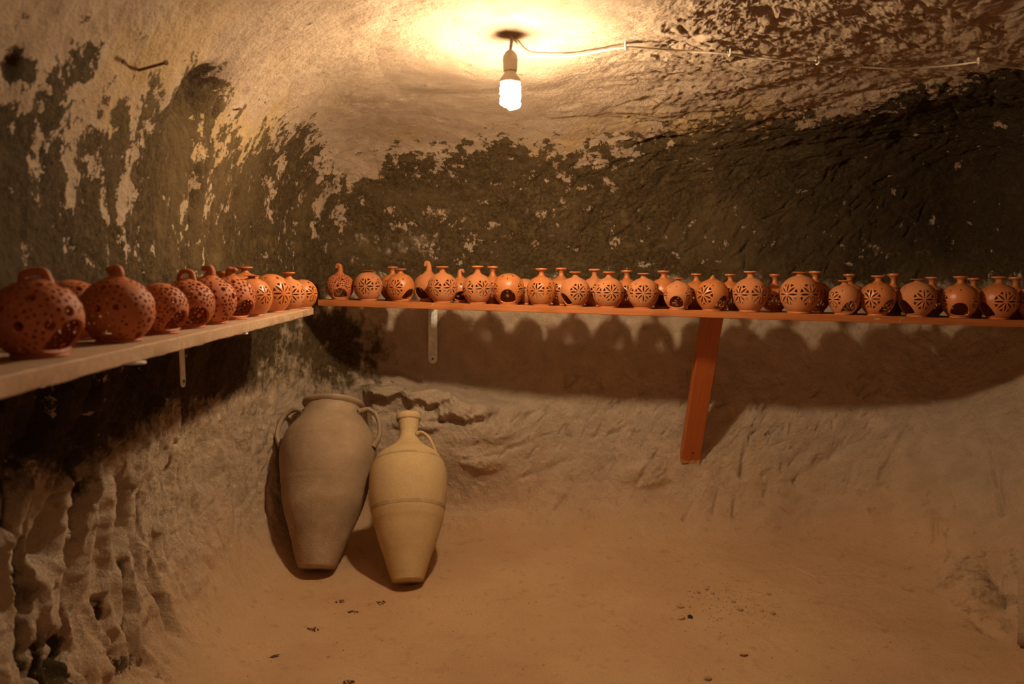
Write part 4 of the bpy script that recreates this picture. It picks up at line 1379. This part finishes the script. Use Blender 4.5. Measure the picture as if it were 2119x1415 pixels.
# ------------------------------------------------------------------ small litter on the floor
def stone(name, mat, p, r, seed, flat=.6):
    import bmesh
    bm = bmesh.new(); bmesh.ops.create_icosphere(bm, subdivisions=2, radius=1)
    rr = random.Random(seed)
    off = Vector((rr.uniform(0, 50), rr.uniform(0, 50), rr.uniform(0, 50)))
    co = np.array([v.co[:] for v in bm.verts])
    n = fbm(co, 1.2, 2, .5, off.x)
    sx, sy = rr.uniform(.8, 1.3), rr.uniform(.7, 1.1)
    for v, k in zip(bm.verts, n):
        c = v.co * (1 + .55 * k)
        v.co = Vector((c.x * r * sx, c.y * r * sy, c.z * r * flat))
    me = bpy.data.meshes.new(name); bm.to_mesh(me); bm.free()
    me.polygons.foreach_set('use_smooth', np.ones(len(me.polygons), bool))
    o = link(name, me, mat); o.location = Vector(p) + Vector((0, 0, r * flat * .55)); o.rotation_euler = (0, 0, rr.uniform(0, 6))
    return o
def clump(px, py, L, W_, ang, label):
    h, n = hit(px, py)
    rr = random.Random(px)
    o = empty('crumb_clump', h)
    mb = MB()
    for i in range(26):
        t, s = rr.uniform(-1, 1), rr.uniform(-1, 1)
        if t * t + s * s > 1.1: continue
        x_, y_ = t * L, s * W_
        c = Vector((x_ * math.cos(ang) - y_ * math.sin(ang), x_ * math.sin(ang) + y_ * math.cos(ang), .002))
        r = rr.uniform(.0022, .0042)
        mb.lathe([(0, -r), (r * .8, -r * .5), (r, 0), (r * .7, r * .6), (0, r * .9)], 6, Matrix.Translation(c))
    k = mb.build('crumbs', M_CRUMB, o); k['kind'] = 'stuff'
    tag(o, label, 'crumbs', 'clumps of dark crumbs on the floor')
clump(703, 1245, .020, .026, 1.0, 'dark red crumbs in a loose clump below the gap between the jars')
clump(787, 1248, .026, .020, .5, 'dark red crumbs in the clump just left below the narrow jar')
clump(730, 1267, .026, .012, 0, 'dark red crumbs in a flat clump between two others below the jars')
clump(648, 1302, .026, .015, -.4, 'densest dark red crumb clump, lowest left below the big jar')
clump(722, 1412, .02, .012, 0, 'dark crumbs at the very bottom edge of the view')
h, n = hit(569, 1359)
lf = MB().add([(-.022, 0, .003), (-.008, .007, .005), (.010, .006, .004), (.024, .001, .006), (.008, -.006, .004), (-.010, -.006, .005), (0, 0, .009)],
              [(0, 6, 1), (1, 6, 2), (2, 6, 3), (3, 6, 4), (4, 6, 5), (5, 6, 0), (0, 1, 2, 3, 4, 5)]).build('dry_leaf', M_LEAF)
lf.location = h; lf.rotation_euler = (0, 0, .5)
tag(lf, 'dry dark leaf lying on the floor at lower left', 'leaf')
tag(stone('black_stone', M_COAL, hit(1428, 1278)[0], .012, 2, .8), 'black stone beside pale crumbs on the right half of the floor', 'stone')
h, n = hit(1540, 1359)
ch = MB().add([(-.017, .003, .002), (0, -.004, .002), (.017, .004, .002), (.002, .001, .002), (-.015, .004, .009), (0, -.002, .009), (.015, .005, .009), (.002, .003, .009)],
              [(3, 2, 1, 0), (4, 5, 6, 7), (0, 1, 5, 4), (1, 2, 6, 5), (2, 3, 7, 6), (3, 0, 4, 7)]).build('clay_chip', M_CHIP, None, False)
ch.location = h
tag(ch, 'small curved reddish clay chip on the floor at lower right', 'chip')
for i, (px, py, r, lab) in enumerate([(1408, 1256, .015, 'flat tan stone just above left of the black stone'), (1411, 1280, .013, 'tan stone touching the left of the black stone'),
                                 (1462, 1219, .012, 'tan stone at the top of the pebble scatter'), (1445, 1226, .011, 'tan stone left in the upper pebble scatter'), (1475, 1229, .010, 'flat tan stone lowest in the upper pebble scatter'),
                                 (1518, 1246, .012, 'tan stone at the left of the lower pebble row'), (1532, 1263, .012, 'round tan stone in the lower pebble row'), (1577, 1265, .010, 'tan stone further right in the lower pebble row'),
                                 (1598, 1270, .012, 'long tan stone at the right end of the pebble row'), (1465, 1405, .013, 'lone tan stone near the bottom edge of the floor'), (1592, 1230, .010, 'tan stone apart at the upper right of the pebbles')]):
    tag(stone('pebble', M_PEBBLE, hit(px, py)[0], r, 40 + i), lab, 'stone', 'tan stones on the floor')
# grit nobody could count
rr = random.Random(77)
mb = MB()
for i in range(420):
    if rr.random() < .55: px, py = rr.gauss(1500, 75), rr.gauss(1245, 32)
    else: px, py = rr.uniform(480, 1950), rr.uniform(1190, 1412)
    d = ray(px, py).normalized()
    hh_ = BVH.ray_cast(EYE, d)
    if hh_[0] is None or abs(hh_[1].z) < .8: continue
    r = rr.uniform(.0015, .0042)
    mb.lathe([(0, -r), (r, -r * .2), (r * .8, r * .5), (0, r * .7)], 5, Matrix.Translation(hh_[0] + Vector((0, 0, r * .3))) @ Matrix.Rotation(rr.uniform(0, 3), 4, 'Z'))
g = mb.build('floor_grit', M_PEBBLE, None, False)
tag(g, 'scattered tan grit on the earth floor', 'grit', kind='stuff')
